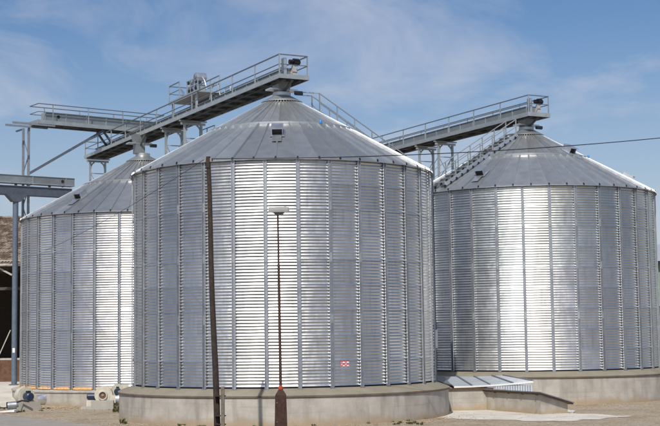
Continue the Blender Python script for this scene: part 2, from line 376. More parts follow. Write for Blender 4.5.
# stiffener: channel open to the outside with small return lips, in 3 lengths with splices
def channel(mb, z0, z1, wd, d, r0, t=0.008):
    h = wd / 2
    prof = [(-h - 0.0, d), (-h, 0.0), (h, 0.0), (h, d), (h - 0.03, d), (h - 0.03, d - t), (h - t, d - t), (h - t, t), (-h + t, t), (-h + t, d - t), (-h + 0.03, d - t), (-h + 0.03, d)]
    bot = [V(r0 + y, x, z0) for x, y in prof]
    mb.prism(bot, (0, 0, z1 - z0))
mb = MB()
cuts = [-0.10, H * 0.29, H * 0.56, H * 0.79, H - 0.02]
for k in range(4): channel(mb, cuts[k] + (0.004 if k else 0), cuts[k + 1], 0.175 - 0.006 * (k % 2), 0.072 - 0.006 * k, RW + 0.033)
ME_STIFF = mb.mesh('stiffener', 'stiff')
mb = MB(); mb.box((RW + 0.06, 0, -0.125), (0.16, 0.26, 0.025)); mb.box((RW + 0.02, 0.07, -0.06), (0.02, 0.02, 0.13)); mb.box((RW + 0.02, -0.07, -0.06), (0.02, 0.02, 0.13))
ME_FOOT = mb.mesh('anchor_foot', 'stiff')
# little bolts on the stiffener flanges would be under a pixel; splice plates are not
ME_SPLICE = MB().box((RW + 0.047, 0, 0), (0.02, 0.15, 0.42)).mesh('splice_plate', 'steel')

NRP = 48; DRP = 2 * math.pi / NRP
def cone_z(r): return RINGZ - (r - RINGR) * SLOPE
def roof_mesh(name, r0, r1, m, lift, ribh, ribw, eave):
    mb = MB()
    def P(r, a, dz): return V(r * math.cos(a), r * math.sin(a), cone_z(r) + lift + dz)
    nseg = 3
    for k in range(nseg):                      # pan, very slightly dished between the ribs
        ra, rb = r0 + (r1 - r0) * k / nseg, r0 + (r1 - r0) * (k + 1) / nseg
        for i in range(2):
            a0, a1 = DRP * i / 2, DRP * (i + 1) / 2; d0, d1 = (0, -0.012) if i == 0 else (-0.012, 0)
            mb.add([P(ra, a0, d0), P(rb, a0, d0), P(rb, a1, d1), P(ra, a1, d1)], [(0, 1, 2, 3)])
    # rib along the seam at angle 0
    def rib(r, x, dz): a = x / max(r, 0.1); return P(r, a, dz)
    q = ribw / 2
    sec = [(-q, 0.0), (-q * 0.55, ribh), (q * 0.55, ribh), (q, 0.0)]
    A = [rib(r0, x, z) for x, z in sec]; Bq = [rib(r1, x, z) for x, z in sec]
    for i in range(3): mb.add([A[i], Bq[i], Bq[i + 1], A[i + 1]], [(0, 1, 2, 3)])
    if eave:
        e = []                                    # turned-down drip edge
        for i in range(3):
            a = DRP * i / 2; p = P(r1, a, -0.012 if i == 1 else 0); e += [p, p + V(0, 0, -0.04)]
        mb.add(e, [(0, 1, 3, 2), (2, 3, 5, 4)])
        mb.cur = 1                                # black cap painting the shade inside the open rib end
        big = [(-q * 1.0, -0.01), (-q * 0.6, ribh * 1.05), (q * 0.6, ribh * 1.05), (q * 1.0, -0.01)]
        C = [rib(r1 + 0.012, x, z) for x, z in big]; mb.add(C, [(0, 1, 2, 3)])
        D = [rib(r1 - 0.03, x, z) for x, z in big]; mb.add(C + D, [(0, 1, 5, 4), (1, 2, 6, 5), (2, 3, 7, 6)])
    return mb.mesh(name, [m, 'black'])
RMID = 3.72
ME_RLOW = roof_mesh('roof_panel', RMID - 0.05, 7.66, 'roof', 0.0, 0.085, 0.10, True)
ME_RUP = roof_mesh('roof_panel_upper', 0.90, RMID + 0.06, 'roof_up', 0.035, 0.065, 0.07, False)
mb = MB()
for a in range(0, 32): mb.box((RINGR * math.cos(2 * math.pi * a / 32), RINGR * math.sin(2 * math.pi * a / 32), cone_z(RINGR) + 0.09), (0.10, 0.10, 0.085), (V(math.cos(2 * math.pi * a / 32), math.sin(2 * math.pi * a / 32), 0), V(-math.sin(2 * math.pi * a / 32), math.cos(2 * math.pi * a / 32), 0), UP))
ME_TEETH = mb.mesh('cap_notches', 'black')  # black blocks drawing the dark notches below the cap
mb = MB().lathe([(1.06, cone_z(1.06) + 0.13), (1.06, cone_z(1.06) + 0.17), (0.46, cone_z(1.06) + 0.50), (0.46, cone_z(1.06) + 0.66), (0.36, cone_z(1.06) + 0.66)], 32)
ME_CAP = mb.mesh('roof_cap', 'roof_up', 30)
mb = MB().lathe([(RMID - 0.02, cone_z(RMID) + 0.03), (RMID - 0.02, cone_z(RMID) + 0.125), (RMID + 0.05, cone_z(RMID + 0.05) + 0.125), (RMID + 0.05, cone_z(RMID) - 0.04)], 96)
ME_HOOP = mb.mesh('roof_hoop', 'roof_up', 30)

def foam_mesh():
    mb = MB(); n = 10
    for i in range(n + 1):
        a = 0.10 / RW + (DST - 0.24 / RW) * i / n; q = 0.5 + random.random() * 0.5; e = min(1, min(i, n - i) / 1.0)
        ro, zt = RW + 0.05 + 0.07 * q * e, 0.005 + 0.055 * q * e
        for r, z in ((RW - 0.03, -0.06), (ro + 0.02, -0.07), (ro, zt * 0.6), (RW + 0.03, zt), (RW - 0.03, zt)): mb.v.append(V(r * math.cos(a), r * math.sin(a), z))
    for i in range(n):
        for k in range(4): mb.f.append([i * 5 + k, (i + 1) * 5 + k, (i + 1) * 5 + k + 1, i * 5 + k + 1]); mb.mi.append(0)
    mb.f.append([0, 1, 2, 3, 4]); mb.mi.append(0); mb.f.append([n * 5 + k for k in range(5)][::-1]); mb.mi.append(0)
    return mb.mesh('foam_strip', 'foam', 40)

def ring_tone(k, C):      # sheets came in batches: whole rings differ a little in zinc tone
    if C is RC: return (0.95, 0.975, 0.97) if k > 4 else (1.02, 1.02, 1.03)
    if C is LC: return ((0.92, 0.92, 0.96), (0.86, 0.87, 0.91), (0.97, 0.97, 1.0))[0 if k == 0 else 1 if k < 3 else 2]
    return (1.0, 1.0, 1.0) if k % 3 else (0.95, 0.95, 0.955)
def silo(label, C, zb, phase_az, base_r, ledge_z, hatches, foam=False):
    s = thing('grain_silo', label, 'grain silo', (C.x, C.y, 0), 'corrugated steel grain silos')
    a0 = az(phase_az)
    mb = MB().lathe([(base_r, -0.4), (base_r, ledge_z - 0.10)], 160, C); base = mb.build('concrete_base', 'base', s, 30)
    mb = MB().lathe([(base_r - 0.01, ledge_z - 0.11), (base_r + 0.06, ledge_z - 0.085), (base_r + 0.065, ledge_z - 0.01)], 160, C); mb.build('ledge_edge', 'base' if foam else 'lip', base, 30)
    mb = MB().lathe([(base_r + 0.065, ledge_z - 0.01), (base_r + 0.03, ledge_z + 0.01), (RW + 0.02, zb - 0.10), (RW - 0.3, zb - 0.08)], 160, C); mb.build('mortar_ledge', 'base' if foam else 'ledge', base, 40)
    mb = MB().lathe([(RW - 0.04, zb - 0.12), (RW - 0.04, zb + 0.06)], 96, C); mb.build('bottom_gap_shade', 'shaft', s, 30)  # dark brown ring painting the shaded gap under the wall
    for k in range(NR):
        for i in range(16):
            o = inst('wall_sheet', ME_SHEET, s, (0, 0, zb + RH * k), a0 + (2 * i + (k % 2)) * DST)
            o.color = (*ring_tone(k, C), 1)
            if k % 2: o.scale = (1.0005, 1.0005, 1)
    for i in range(NST):
        st = inst('stiffener', ME_STIFF, s, (0, 0, zb), a0 + i * DST)
        inst('anchor_foot', ME_FOOT, st); [inst('splice_plate', ME_SPLICE, st, (0, 0, zc_)) for zc_ in cuts[1:4]]
    fms = [foam_mesh() for k in range(3)] if foam else None
    if foam:
        for i in range(NST): inst('foam_strip', fms[i % 3], s, (0, 0, zb), a0 + i * DST)
    for i in range(NRP):
        inst('roof_panel', ME_RLOW, s, (0, 0, zb), a0 + i * DRP); inst('roof_panel', ME_RUP, s, (0, 0, zb), a0 + i * DRP)
    inst('roof_hoop', ME_HOOP, s, (0, 0, zb)); cap = inst('roof_cap', ME_CAP, s, (0, 0, zb)); inst('cap_notches', ME_TEETH, cap)['kind'] = 'stuff'
    # eave ring coloured dark for the shade gap behind the drip edge
    MB().lathe([(RW - 0.03, zb + H - 0.05), (RW - 0.03, zb + H + 0.05)], 96, C).build('eave_ring', 'shaft', s, 30)
    for (ad, r) in hatches:
        a = az(ad); e = V(math.cos(a), math.sin(a), 0); t = V(-math.sin(a), math.cos(a), 0)
        dn = (e - UP * SLOPE).normalized(); nm = dn.cross(t); nm = nm if nm.z > 0 else -nm
        p = C + e * r + UP * (zb + cone_z(r))
        mb = MB()      # hooded vent: open towards the eave
        w_, l_, h_ = 0.50, 0.62, 0.40
        mb.box(p + nm * (h_) + dn * 0.05, (w_ + 0.06, l_ + 0.12, 0.025), (t, dn, nm))
        for sg in (-1, 1): mb.box(p + t * sg * w_ / 2 + nm * h_ / 2, (0.025, l_, h_), (t, dn, nm))
        mb.box(p - dn * l_ / 2 + nm * h_ / 2, (w_, 0.025, h_), (t, dn, nm))
        mb.box(p + nm * 0.05, (w_ + 0.2, l_ + 0.3, 0.03), (t, dn, nm))
        v = mb.build('roof_vent', 'bright', s)
        MB().box(p + dn * (l_ / 2 - 0.12) + nm * (h_ * 0.5), (w_ - 0.04, 0.02, h_ - 0.05), (t, dn, nm)).build('vent_mesh', 'black', v)
        MB().box(p + dn * (l_ / 2 + 0.45) + nm * 0.075, (w_ * 0.9, 0.75, 0.012), (t, dn, nm)).build('vent_flashing', 'bright', v)  # flashing lengthened in bright metal to stand in for the reflection below
    return s
sF = silo('large corrugated steel grain silo in front, behind the lamp post', FC, ZF, 172.75, 8.20, 1.335, [(180.5, 4.95)])
sR = silo('corrugated steel grain silo on the right with a stair up its roof', RC, ZR, 179.65, 8.20, 1.53, [(140, 3.25), (214, 6.0), (96, 5.9)])
sL = silo('corrugated steel grain silo on the left with orange foam along its foot', LC, ZL, 193.6, 8.02, 0.90, [(212, 5.7)], True)

# small blue clips on the roof hoops
for s, C, zb, ad in ((sF, FC, ZF, 148), (sR, RC, ZR, 112)):
    a = az(ad); p = C + V(math.cos(a), math.sin(a), 0) * (RMID + 0.05) + UP * (zb + cone_z(RMID) + 0.16)
    MB().lathe([(0.0, -0.1), (0.065, -0.1), (0.065, 0.0), (0.045, 0.05), (0.0, 0.065)], 10, p).build('sensor_cap', 'bluebit', s, 40, label='small blue sensor cap on the roof hoop')

# printed sticker on the front silo: follows the corrugation
pz = at(345, 364, 61.0); a_c = math.atan2(pz.y - FC.y, pz.x - FC.x); st0 = None
d = ray(345, 364); k = None
for i in range(4000):
    P = d * (55 + i * 0.003) + V(0, 0, CAMZ)
    if (V(P.x, P.y, 0) - FC).length < RW + 0.02: k = P; break
a_c = math.atan2(k.y - FC.y, k.x - FC.x); zc0 = k.z; mb = MB(); nj, ni = 26, 6; loc = V(FC.x, FC.y, 0)
org = FC + V(math.cos(a_c), math.sin(a_c), 0) * RW + UP * zc0
for j in range(nj + 1):
    z = zc0 - 0.15 + 0.30 * j / nj; r = RW + 0.006 + 0.0190 * math.cos(2 * math.pi * (z - ZF) / (RH / PC))
    for i in range(ni + 1):
        a = a_c + (i / ni - 0.5) * 0.42 / RW; mb.v.append(FC + V(r * math.cos(a), r * math.sin(a), z) - org)
for j in range(nj):
    for i in range(ni):
        b = j * (ni + 1) + i; mb.f.append([b, b + 1, b + ni + 2, b + ni + 1]); mb.mi.append(0)
o = inst('printed_sticker', mb.mesh('printed_sticker', 'print', 170), sF, org - loc); o['label'] = 'small red and white wavy printed sticker low on the wall'

# ------------------------------------------------------------------ conveyor bridges with walkway
def bridge(name, label, P, t0, t1, zf, ztop, w, posts, fascia, casing, drive_end, group):
    """P(t, off, z) gives world points; t runs along the bridge, off across it"""
    s = thing(name, label, 'conveyor bridge', P((t0 + t1) / 2, 0, zf), group)
    ud = (P(1, 0, 0) - P(0, 0, 0)); nd = (P(0, 1, 0) - P(0, 0, 0)); h = w / 2
    MB().bar(P(t0, 0, zf - 0.03), P(t1, 0, zf - 0.03), w - 0.02, 0.03).build('deck', 'undershade', s)
    for sg in (-1, 1):
        MB().bar(P(t0, sg * h, zf - fascia / 2 + 0.03), P(t1, sg * h, zf - fascia / 2 + 0.03), 0.05, fascia).build('side_channel', 'steel', s)
    for tt in (t0 - 0.02, t1 + 0.02):
        MB().bar(P(tt, -h - 0.03, zf - fascia / 2 + 0.04), P(tt, h + 0.03, zf - fascia / 2 + 0.04), 0.04, fascia).build('end_channel', 'steel', s)
    t = t0 + 0.75
    while t < t1:
        MB().bar(P(t, -h + 0.03, zf - 0.115), P(t, h - 0.03, zf - 0.115), 0.09, 0.13).build('cross_beam', 'undershade', s); t += 1.5
    for off in (-0.42, 0.42):
        MB().bar(P(t0 + 0.1, off, zf - 0.22), P(t1 - 0.1, off, zf - 0.22), 0.07, 0.07).build('stringer', 'undershade', s)
    for sg in (-1, 1):
        for t in posts:
            MB().box(P(t, sg * (h - 0.05), (zf + ztop) / 2), (0.055, 0.055, ztop - zf), (ud, nd, UP)).build('handrail_post', 'steel', s)
        MB().bar(P(t0, sg * (h - 0.05), ztop), P(t1, sg * (h - 0.05), ztop), 0.055, 0.055).build('top_rail', 'rail', s)
        MB().bar(P(t0, sg * (h - 0.05), (zf + ztop) / 2 + 0.02), P(t1, sg * (h - 0.05), (zf + ztop) / 2 + 0.02), 0.042, 0.042).build('mid_rail', 'rail', s)
    for tt in (t0, t1):
        for zz, r in ((ztop - 0.003, 0.05), ((zf + ztop) / 2 + 0.02, 0.038)):
            MB().bar(P(tt, -h + 0.08, zz), P(tt, h - 0.08, zz), r, r).build('end_rail', 'rail', s)
    c0, c1, co, cw, ch = casing
    t = c0; k = 0
    while t < c1 - 0.1:
        te = min(t + 3.0, c1)
        mb = MB().bar(P(t + 0.03, co, zf + 0.06 + ch / 2), P(te - 0.03, co, zf + 0.06 + ch / 2), cw, ch)
        sec = mb.build('conveyor_casing', 'casing', s)
        mb = MB().bar(P(t + 0.02, co, zf + 0.08 + ch), P(te - 0.02, co, zf + 0.08 + ch), cw + 0.10, 0.03); mb.build('casing_lid', 'casing', sec)
        for q in (0.0, 0.5):
            tq = t + q * (te - t)
            mb = MB().bar(P(tq, co - cw / 2 - 0.035, zf + 0.06 + ch / 2), P(tq, co + cw / 2 + 0.035, zf + 0.06 + ch / 2), 0.05, ch + 0.06); mb.build('casing_flange', 'steel', sec)
        t = te; k += 1
    if drive_end:
        td, sgn = drive_end
        hd = MB().bar(P(td, co - 0.38, zf + 0.5), P(td + sgn * 0.30, co - 0.38, zf + 0.5), 0.14, 0.96).build('drive_head', 'casing', s)
        MB().bar(P(td, co + 0.02, zf + 0.26), P(td + sgn * 0.5, co + 0.02, zf + 0.26), cw, 0.42).build('drive_box', 'casing', s)
        MB().bar(P(td - 0.02, co - 0.46, zf + 0.5), P(td - 0.02, co - 0.30, zf + 0.5), 0.03, 0.86).build('head_cover', 'bright', hd)
        c = P(td - sgn * 0.15, co - 0.02, zf + 0.76)
        mo = MB().tube([c - nd * 0.2 - ud * 0.0, c + nd * 0.02, c + nd * 0.02, c + nd * 0.30, c + nd * 0.36], [0.12, 0.12, 0.19, 0.19, 0.13], 16).build('drive_motor', 'black', s, 35)
        MB().tube([c + nd * 0.37, c + nd * 0.40], [0.14, 0.10], 12).build('fan_cowl', 'wire', mo, 35)
        c2 = P(td - sgn * 0.12, co + 0.05, zf + 0.30)
        MB().hexa([c2 + nd * x * 0.14 + ud * y * 0.16 + UP * -0.25 for x, y in ((-1, -1), (1, -1), (1, 1), (-1, 1))] + [c2 + nd * x * 0.08 + ud * y * 0.09 + UP * 0.27 for x, y in ((-1, -1), (1, -1), (1, 1), (-1, 1))]).build('motor_stand', 'lamp', s)
    return s
def chute(parent, C, z0, z1, label=None):
    """hopper from the bridge down onto a silo's cap, with slide gate frame"""
    mb = MB(); q = 0.30; e = 0.40; zm = max(z0 + 0.10, z1 - 0.62)
    R4 = ((-1, -1), (1, -1), (1, 1), (-1, 1))
    mb.hexa([C + U * x * q + NN * y * q + UP * z0 for x, y in R4] + [C + U * x * q + NN * y * q + UP * zm for x, y in R4])
    mb.hexa([C + U * x * q + NN * y * q + UP * (zm + 0.003) for x, y in R4] + [C + U * x * e + NN * y * e + UP * z1 for x, y in R4])
    o = mb.build('discharge_chute', 'casing', parent)
    MB().box(C + UP * (zm + 0.06), (1.55, 0.62, 0.08), (NN, U, UP)).build('slide_gate', 'bright', o)
    for sg in (-1, 1): MB().bar(C + U * 1.3 * sg + UP * (z1 - 0.05), C + U * q * sg + UP * (zm - 0.05), 0.10, 0.10).build('hanger', 'undershade', o)
    mt = C + NN * 0.95 + UP * (zm - 0.02)
    MB().tube([mt - NN * 0.2, mt + NN * 0.22], 0.11, 12).build('gate_actuator', 'beam', o, 40)
    return o
P1 = lambda t, off, z: FC + U * t + NN * off + UP * z
P2 = lambda t, off, z: RC + U * t + NN * off + UP * z
b1 = bridge('conveyor_bridge', 'long galvanised conveyor walkway over the front and left silos, with motor at its near end', P1, -1.44, 31.57, 16.97, 18.0, 1.66, [-1.42 + 3 * k for k in range(12)][:-1] + [31.55], 0.22, (-0.4, 31.2, 0.14, 0.55, 0.42), (-0.95, 1), 'conveyor walkways')
chute(b1, FC, ZF + 14.59, 16.85); chute(b1, LC + NN * -0.25, ZL + 14.59, 16.85)
b2 = bridge('conveyor_bridge', 'galvanised conveyor walkway reaching the top of the right silo, with motor at its right end', P2, -1.34, 22.6, 17.2, 18.27, 1.58, [-1.32 + 3 * k for k in range(8)] + [22.58], 0.25, (-0.3, 22.3, 0.12, 0.55, 0.48), (-0.9, 1), 'conveyor walkways')
chute(b2, RC, ZR + 14.59, 17.02)

TD = V(0.809, 0.588, 0); TN = V(-0.588, 0.809, 0)          # direction of the two cross conveyors at the left
T0 = at(40, 120, 88.0); T0.z = 0
PT = lambda t, off, z: T0 + TD * t + TN * (off + 0.75) + UP * z
b3 = bridge('conveyor_bridge', 'upper cross conveyor walkway at left, crossing above the long walkway', PT, -0.1, 9.4, 18.44, 19.56, 1.5, [0.95 + 2.6 * k for k in range(4)], 0.27, (0.6, 9.2, 0.05, 0.6, 0.55), None, 'conveyor walkways')
# open left end: inspection hole and rail returns
MB().tube([PT(1.55, -0.27, 18.85), PT(1.55, -0.245, 18.85)], 0.11, 12).build('inspection_hole', 'black', b3)

# lower cross conveyor through the lattice tower
T1 = at(26, 180, 88.9); T1.z = 0
PL = lambda t, off, z: T1 + TD * t + TN * off + UP * z
lc = thing('cross_conveyor', 'lower cross conveyor on a dark blue beam passing the lattice tower at left', 'conveyor', PL(0, 0, 13.5))
MB().bar(PL(-14, -0.25, 13.78), PL(3.2, -0.25, 13.78), 0.10, 0.56).build('beam', 'beam', lc)
MB().bar(PL(-14, -0.25, 14.075), PL(3.2, -0.25, 14.075), 0.26, 0.03).build('beam_flange', 'palesteel', lc)
MB().bar(PL(-14, -0.25, 13.485), PL(3.2, -0.25, 13.485), 0.26, 0.03).build('beam_flange', 'beam', lc)
MB().bar(PL(-14, 0.45, 13.78), PL(3.2, 0.45, 13.78), 0.10, 0.56).build('beam', 'beam', lc)
t = -14.0
while t < 3.3:
    te = min(t + 2.4, 3.45); c = MB().bar(PL(t + 0.02, 0.1, 14.52), PL(te - 0.02, 0.1, 14.52), 0.62, 0.52).build('conveyor_casing', 'casing', lc)
    MB().bar(PL(t, -0.24, 14.52), PL(t, 0.44, 14.52), 0.05, 0.60).build('casing_flange', 'steel', c)
    MB().bar(PL(t + 0.02, 0.1, 14.80), PL(te - 0.02, 0.1, 14.80), 0.72, 0.03).build('casing_lid', 'casing', c)
    MB().bar(PL(t + 0.02, -0.24, 14.29), PL(te - 0.02, -0.24, 14.29), 0.06, 0.05).build('casing_flange', 'bright', c)
    for q in (0.25,): MB().box(PL(t + 1.2, -0.2, 14.13), (0.14, 0.14, 0.2), (TD, TN, UP)).build('saddle', 'black', c)
    t = te
MB().tube([PL(2.55, -0.23, 14.56), PL(2.55, -0.205, 14.56)], 0.11, 12).build('inspection_hole', 'black', lc)

# round blue column carrying the lower conveyor
pc = at(14.8, 300, 87.9); zg = ramp_z(pc.x, pc.y) + 0.05
cl = thing('steel_column', 'round blue grey steel column carrying the lower cross conveyor', 'column', (pc.x, pc.y, zg))
MB().tube([(pc.x, pc.y, zg + 0.03), (pc.x, pc.y, 13.1)], 0.185, 20).build('shaft', 'bluesteel', cl, 40)
MB().box((pc.x, pc.y, zg + 0.015), (0.6, 0.6, 0.03)).build('base_plate', 'bluesteel', cl)
hd = PL(0, 0, 0); k = (V(pc.x, pc.y, 0) - T1).dot(TD)
MB().prism([V(pc.x, pc.y, 13.47) + TD * x + UP * z - TN * 0.25 for x, z in ((-0.75, 0), (0.75, 0), (0.25, -0.5), (-0.25, -0.5))], TN * 0.5).build('head_bracket', 'beam', cl)
MB().box((pc.x, pc.y - 0.19, 3.2), (0.16, 0.02, 0.3)).build('tag_plate', 'white', cl)

# lattice tower: two legs with lacing, top beams and a raking strut to the upper conveyor
lp = at(25.8, 200, 89.3); la, lb = V(lp.x - 0.22, lp.y + 0.1, 0), V(lp.x + 0.22, lp.y - 0.25, 0)
zg = ramp_z(lp.x, lp.y) + 0.05; ZT = 18.12
lt = thing('lattice_tower', 'pale laced steel tower at far left holding up the upper cross conveyor', 'tower', (lp.x, lp.y, zg))
for p in (la, lb): MB().bar(p + UP * zg, p + UP * ZT, 0.13, 0.16, TN).build('leg', 'palesteel', lt)
z = zg + 0.3; sd_ = 1
while z < ZT - 1.2:
    a_, b_ = (la, lb) if sd_ > 0 else (lb, la)
    MB().bar(a_ + UP * z, b_ + UP * (z + 1.15), 0.05, 0.05).build('lacing', 'palesteel', lt); z += 1.15; sd_ = -sd_
for off in (0.05, 1.25):
    MB().bar(PT(-1.9, off - 0.75, ZT + 0.02), PT(1.1, off - 0.75, ZT + 0.02), 0.10, 0.13).build('top_beam', 'palesteel', lt)
MB().bar(la + UP * (ZT - 0.05), la + TN * 1.2 + UP * (ZT - 0.05), 0.1, 0.1).build('head_piece', 'beam', lt)
MB().bar(lb + UP * 15.0 + TD * 0.06, PT(4.75, -0.55, 18.12), 0.14, 0.17).build('raking_strut', 'beam', lt)
# struts standing on the long walkway
for t_, q_ in ((4.95, 5.9), (6.6, 7.3)):
    pass
so = thing('strut_frame', 'dark struts between the long walkway and the upper cross conveyor', 'strut', PT(5.2, -0.5, 16.97))
MB().bar(PT(4.75, -0.45, 18.14), PT(5.75, -0.35, 17.02), 0.12, 0.12).build('strut', 'beam', so)
MB().bar(PT(6.7, -0.35, 18.14), PT(7.15, -0.25, 17.55), 0.10, 0.10).build('strut', 'beam', so)
MB().bar(PT(4.75, 0.45, 18.14), PT(5.75, 0.55, 17.02), 0.12, 0.12).build('strut', 'beam', so)

# ------------------------------------------------------------------ trestle towers under the bridges
def trestle(label, P, ts, ztop, hw, foot, mtl='steel', extra=0.25):
    s = thing('trestle_tower', label, 'support tower', P(sum(ts) / len(ts), 0, foot), 'trestles under the walkways')
    for t in ts:
        for sg in (-1, 1):
            MB().bar(P(t, sg * hw, foot), P(t, sg * hw, ztop - 0.14), 0.13, 0.13, U).build('leg', mtl, s)
            MB().box(P(t, sg * hw, foot + 0.015), (0.4, 0.4, 0.03), (U, NN, UP)).build('base_plate', mtl, s)
            # curved knee bracket
            pts = [P(t, sg * hw * 0.93, ztop - 0.62), P(t, sg * hw * 0.86, ztop - 0.40), P(t, sg * hw * 0.68, ztop - 0.24), P(t, sg * hw * 0.45, ztop - 0.16)]
            MB().tube(pts, 0.055, 6).build('knee_bracket', mtl, s, 50)
        MB().bar(P(t, -hw - extra, ztop - 0.07), P(t, hw + extra, ztop - 0.07), 0.12, 0.14).build('cross_beam', mtl, s)
        MB().bar(P(t, -hw - extra - 0.1, ztop + 0.09), P(t, hw + extra + 0.1, ztop + 0.09), 0.10, 0.08).build('bearing_beam', mtl, s)
        for z in (ztop - 0.95, ztop - 3.2): MB().bar(P(t, -hw, z), P(t, hw, z), 0.05, 0.06).build('tie', mtl, s)
    z = ztop - 0.9
    while z > foot + 2.5:
        for t in ts:
            MB().bar(P(t, -hw, z), P(t, hw, z - 1.9), 0.035, 0.035).build('brace', mtl, s)
            MB().bar(P(t, hw, z), P(t, -hw, z - 1.9), 0.035, 0.035).build('brace', mtl, s)
        if len(ts) > 1:
            for sg in (-1, 1):
                MB().bar(P(ts[0], sg * hw, z), P(ts[1], sg * hw, z - 1.9), 0.035, 0.035).build('brace', mtl, s)
        z -= 2.3
    return s
trestle('four legged steel trestle beside the right silo under its walkway', P2, (9.35, 11.85), 16.78, 0.55, 0.0)
trestle('steel trestle behind the left silo under the far end of the long walkway', P1, (31.1,), 16.62, 0.55, 0.0)
tm = trestle('four legged steel trestle between front and left silos below the gear platform', P1, (12.4, 15.6), 16.60, 0.52, 0.0)
# small service platform on that trestle
sp = thing('service_platform', 'small pale service platform fixed low on the middle trestle', 'platform', P1(13.6, 0.6, 15.5))
MB().box(P1(13.4, 0.7, 15.53), (2.6, 1.4, 0.06), (U, NN, UP)).build('deck', 'bright', sp)
MB().bar(P1(12.1, 0.0, 15.46), P1(14.7, 0.0, 15.46), 0.06, 0.14).build('side_channel', 'steel', sp)
MB().bar(P1(12.5, 0.05, 15.4), P1(12.45, 0.5, 14.5), 0.06, 0.06).build('bracket', 'steel', sp)
for t in (12.2, 13.4, 14.6): MB().bar(P1(t, 1.3, 15.56), P1(t, 1.3, 16.5), 0.05, 0.05).build('handrail_post', 'steel', sp)
MB().bar(P1(12.2, 1.3, 16.5), P1(14.6, 1.3, 16.5), 0.05, 0.05).build('top_rail', 'steel', sp)

# ------------------------------------------------------------------ gear platform on the long walkway
gp = thing('gear_platform', 'raised railed platform standing on the long walkway', 'platform', P1(14, 0.4, 16.97))
zp = 18.28
MB().box(P1(13.2, 0.4, zp - 0.03), (4.6, 1.5, 0.06), (U, NN, UP)).build('deck', 'steel', gp)
for off in (-0.36, 1.16): MB().bar(P1(10.9, off, zp - 0.07), P1(15.5, off, zp - 0.07), 0.05, 0.2).build('side_channel', 'steel', gp)
for t, off in ((11.3, -0.2), (11.3, 1.0), (13.3, 0.3), (15.2, -0.2), (15.2, 1.0)): MB().bar(P1(t, off, 16.98), P1(t, off, zp - 0.1), 0.12, 0.12).build('leg', 'steel', gp)
for t, off in ((15.45, -0.34), (13.75, -0.34), (15.45, 1.12), (13.9, 1.12), (12.4, 1.12), (10.95, 1.12)): MB().bar(P1(t, off, zp), P1(t, off, zp + 1.0), 0.055, 0.055).build('handrail_post', 'steel', gp)
for z, r in ((zp + 1.0, 0.05), (zp + 0.52, 0.038)):
    MB().bar(P1(13.75, -0.34, z), P1(15.45, -0.34, z), r, r).build('rail', 'rail', gp); MB().bar(P1(10.95, 1.12, z), P1(15.45, 1.12, z), r, r).build('rail', 'rail', gp)
    MB().bar(P1(15.45, -0.31, z - 0.004), P1(15.45, 1.09, z - 0.004), r, r).build('rail', 'rail', gp)
gm = thing('gear_unit', 'pale grey conveyor gear unit with round drum on the raised platform', 'gear unit', P1(12.4, 0.4, zp))
MB().box(P1(12.5, 0.30, zp + 0.30), (1.35, 0.55, 0.50), (U, NN, UP)).build('housing', 'steel', gm)
MB().box(P1(12.5, 0.0, zp + 0.57), (1.5, 0.05, 0.06), (U, NN, UP)).build('housing_flange', 'bright', gm)
MB().box(P1(12.5, 0.0, zp + 0.06), (1.5, 0.05, 0.08), (U, NN, UP)).build('housing_flange', 'bright', gm)
for t in (11.55, 12.1, 12.75, 13.3): MB().box(P1(t, -0.02, zp + 0.48), (0.06, 0.05, 0.96), (U, NN, UP)).build('frame_post', 'bright', gm)
MB().bar(P1(11.5, -0.02, zp + 0.93), P1(13.4, -0.02, zp + 0.93), 0.05, 0.06).build('frame_beam', 'bright', gm)
for t, z in ((12.95, 0.80), (12.85, 0.30), (11.80, 0.32), (12.40, 0.28)):
    MB().tube([P1(t, -0.10, zp + z), P1(t, -0.03, zp + z)], 0.11, 12).build('bearing_cover', 'black', gm)
MB().tube([P1(11.75, -0.10, zp + 0.98), P1(11.75, 0.55, zp + 0.98)], 0.25, 20).build('drum', 'bright', gm, 40)
MB().tube([P1(11.75, -0.16, zp + 0.98), P1(11.75, -0.105, zp + 0.98)], [0.14, 0.20], 20).build('drum_cover', 'casing', gm, 40)
MB().box(P1(12.35, 0.25, zp + 0.86), (0.45, 0.4, 0.32), (U, NN, UP)).build('gearbox', 'casing', gm)
MB().tube([P1(12.65, 0.25, zp + 0.85), P1(13.25, 0.25, zp + 0.85)], 0.14, 14).build('motor', 'steel', gm, 40)
MB().tube([P1(10.9, 0.3, zp + 0.1), P1(10.95, 0.2, zp + 0.55), P1(11.3, 0.2, zp + 0.9)], 0.05, 8).build('hose', 'bright', gm, 50)
MB().tube([P1(14.0, 0.2, zp + 0.1), P1(14.5, 0.1, zp + 0.55), P1(14.9, 0.2, zp + 0.75), P1(15.2, 0.5, zp + 0.6)], 0.05, 8).build('cable_loop', 'bright', gm, 50)
MB().tube([P1(14.2, 0.6, zp + 0.08), P1(14.2, 0.6, zp + 0.62), P1(13.5, 0.5, zp + 0.8)], 0.07, 8).build('pipe', 'bright', gm, 50)
MB().bar(P1(14.8, 0.5, zp), P1(14.3, 0.5, zp + 0.75), 0.08, 0.08).build('stay', 'steel', gm)
lo = thing('rail_loop', 'bent guard hoop on the long walkway beside the gear unit', 'guard hoop', P1(9.7, 0.1, 17.5))
MB().tube([P1(10.6, 0.3, 17.45), P1(10.2, 0.3, 18.3), P1(9.7, 0.3, 18.62), P1(9.2, 0.3, 18.3), P1(8.8, 0.3, 17.45)], 0.035, 8).build('hoop', 'steel', lo, 50)
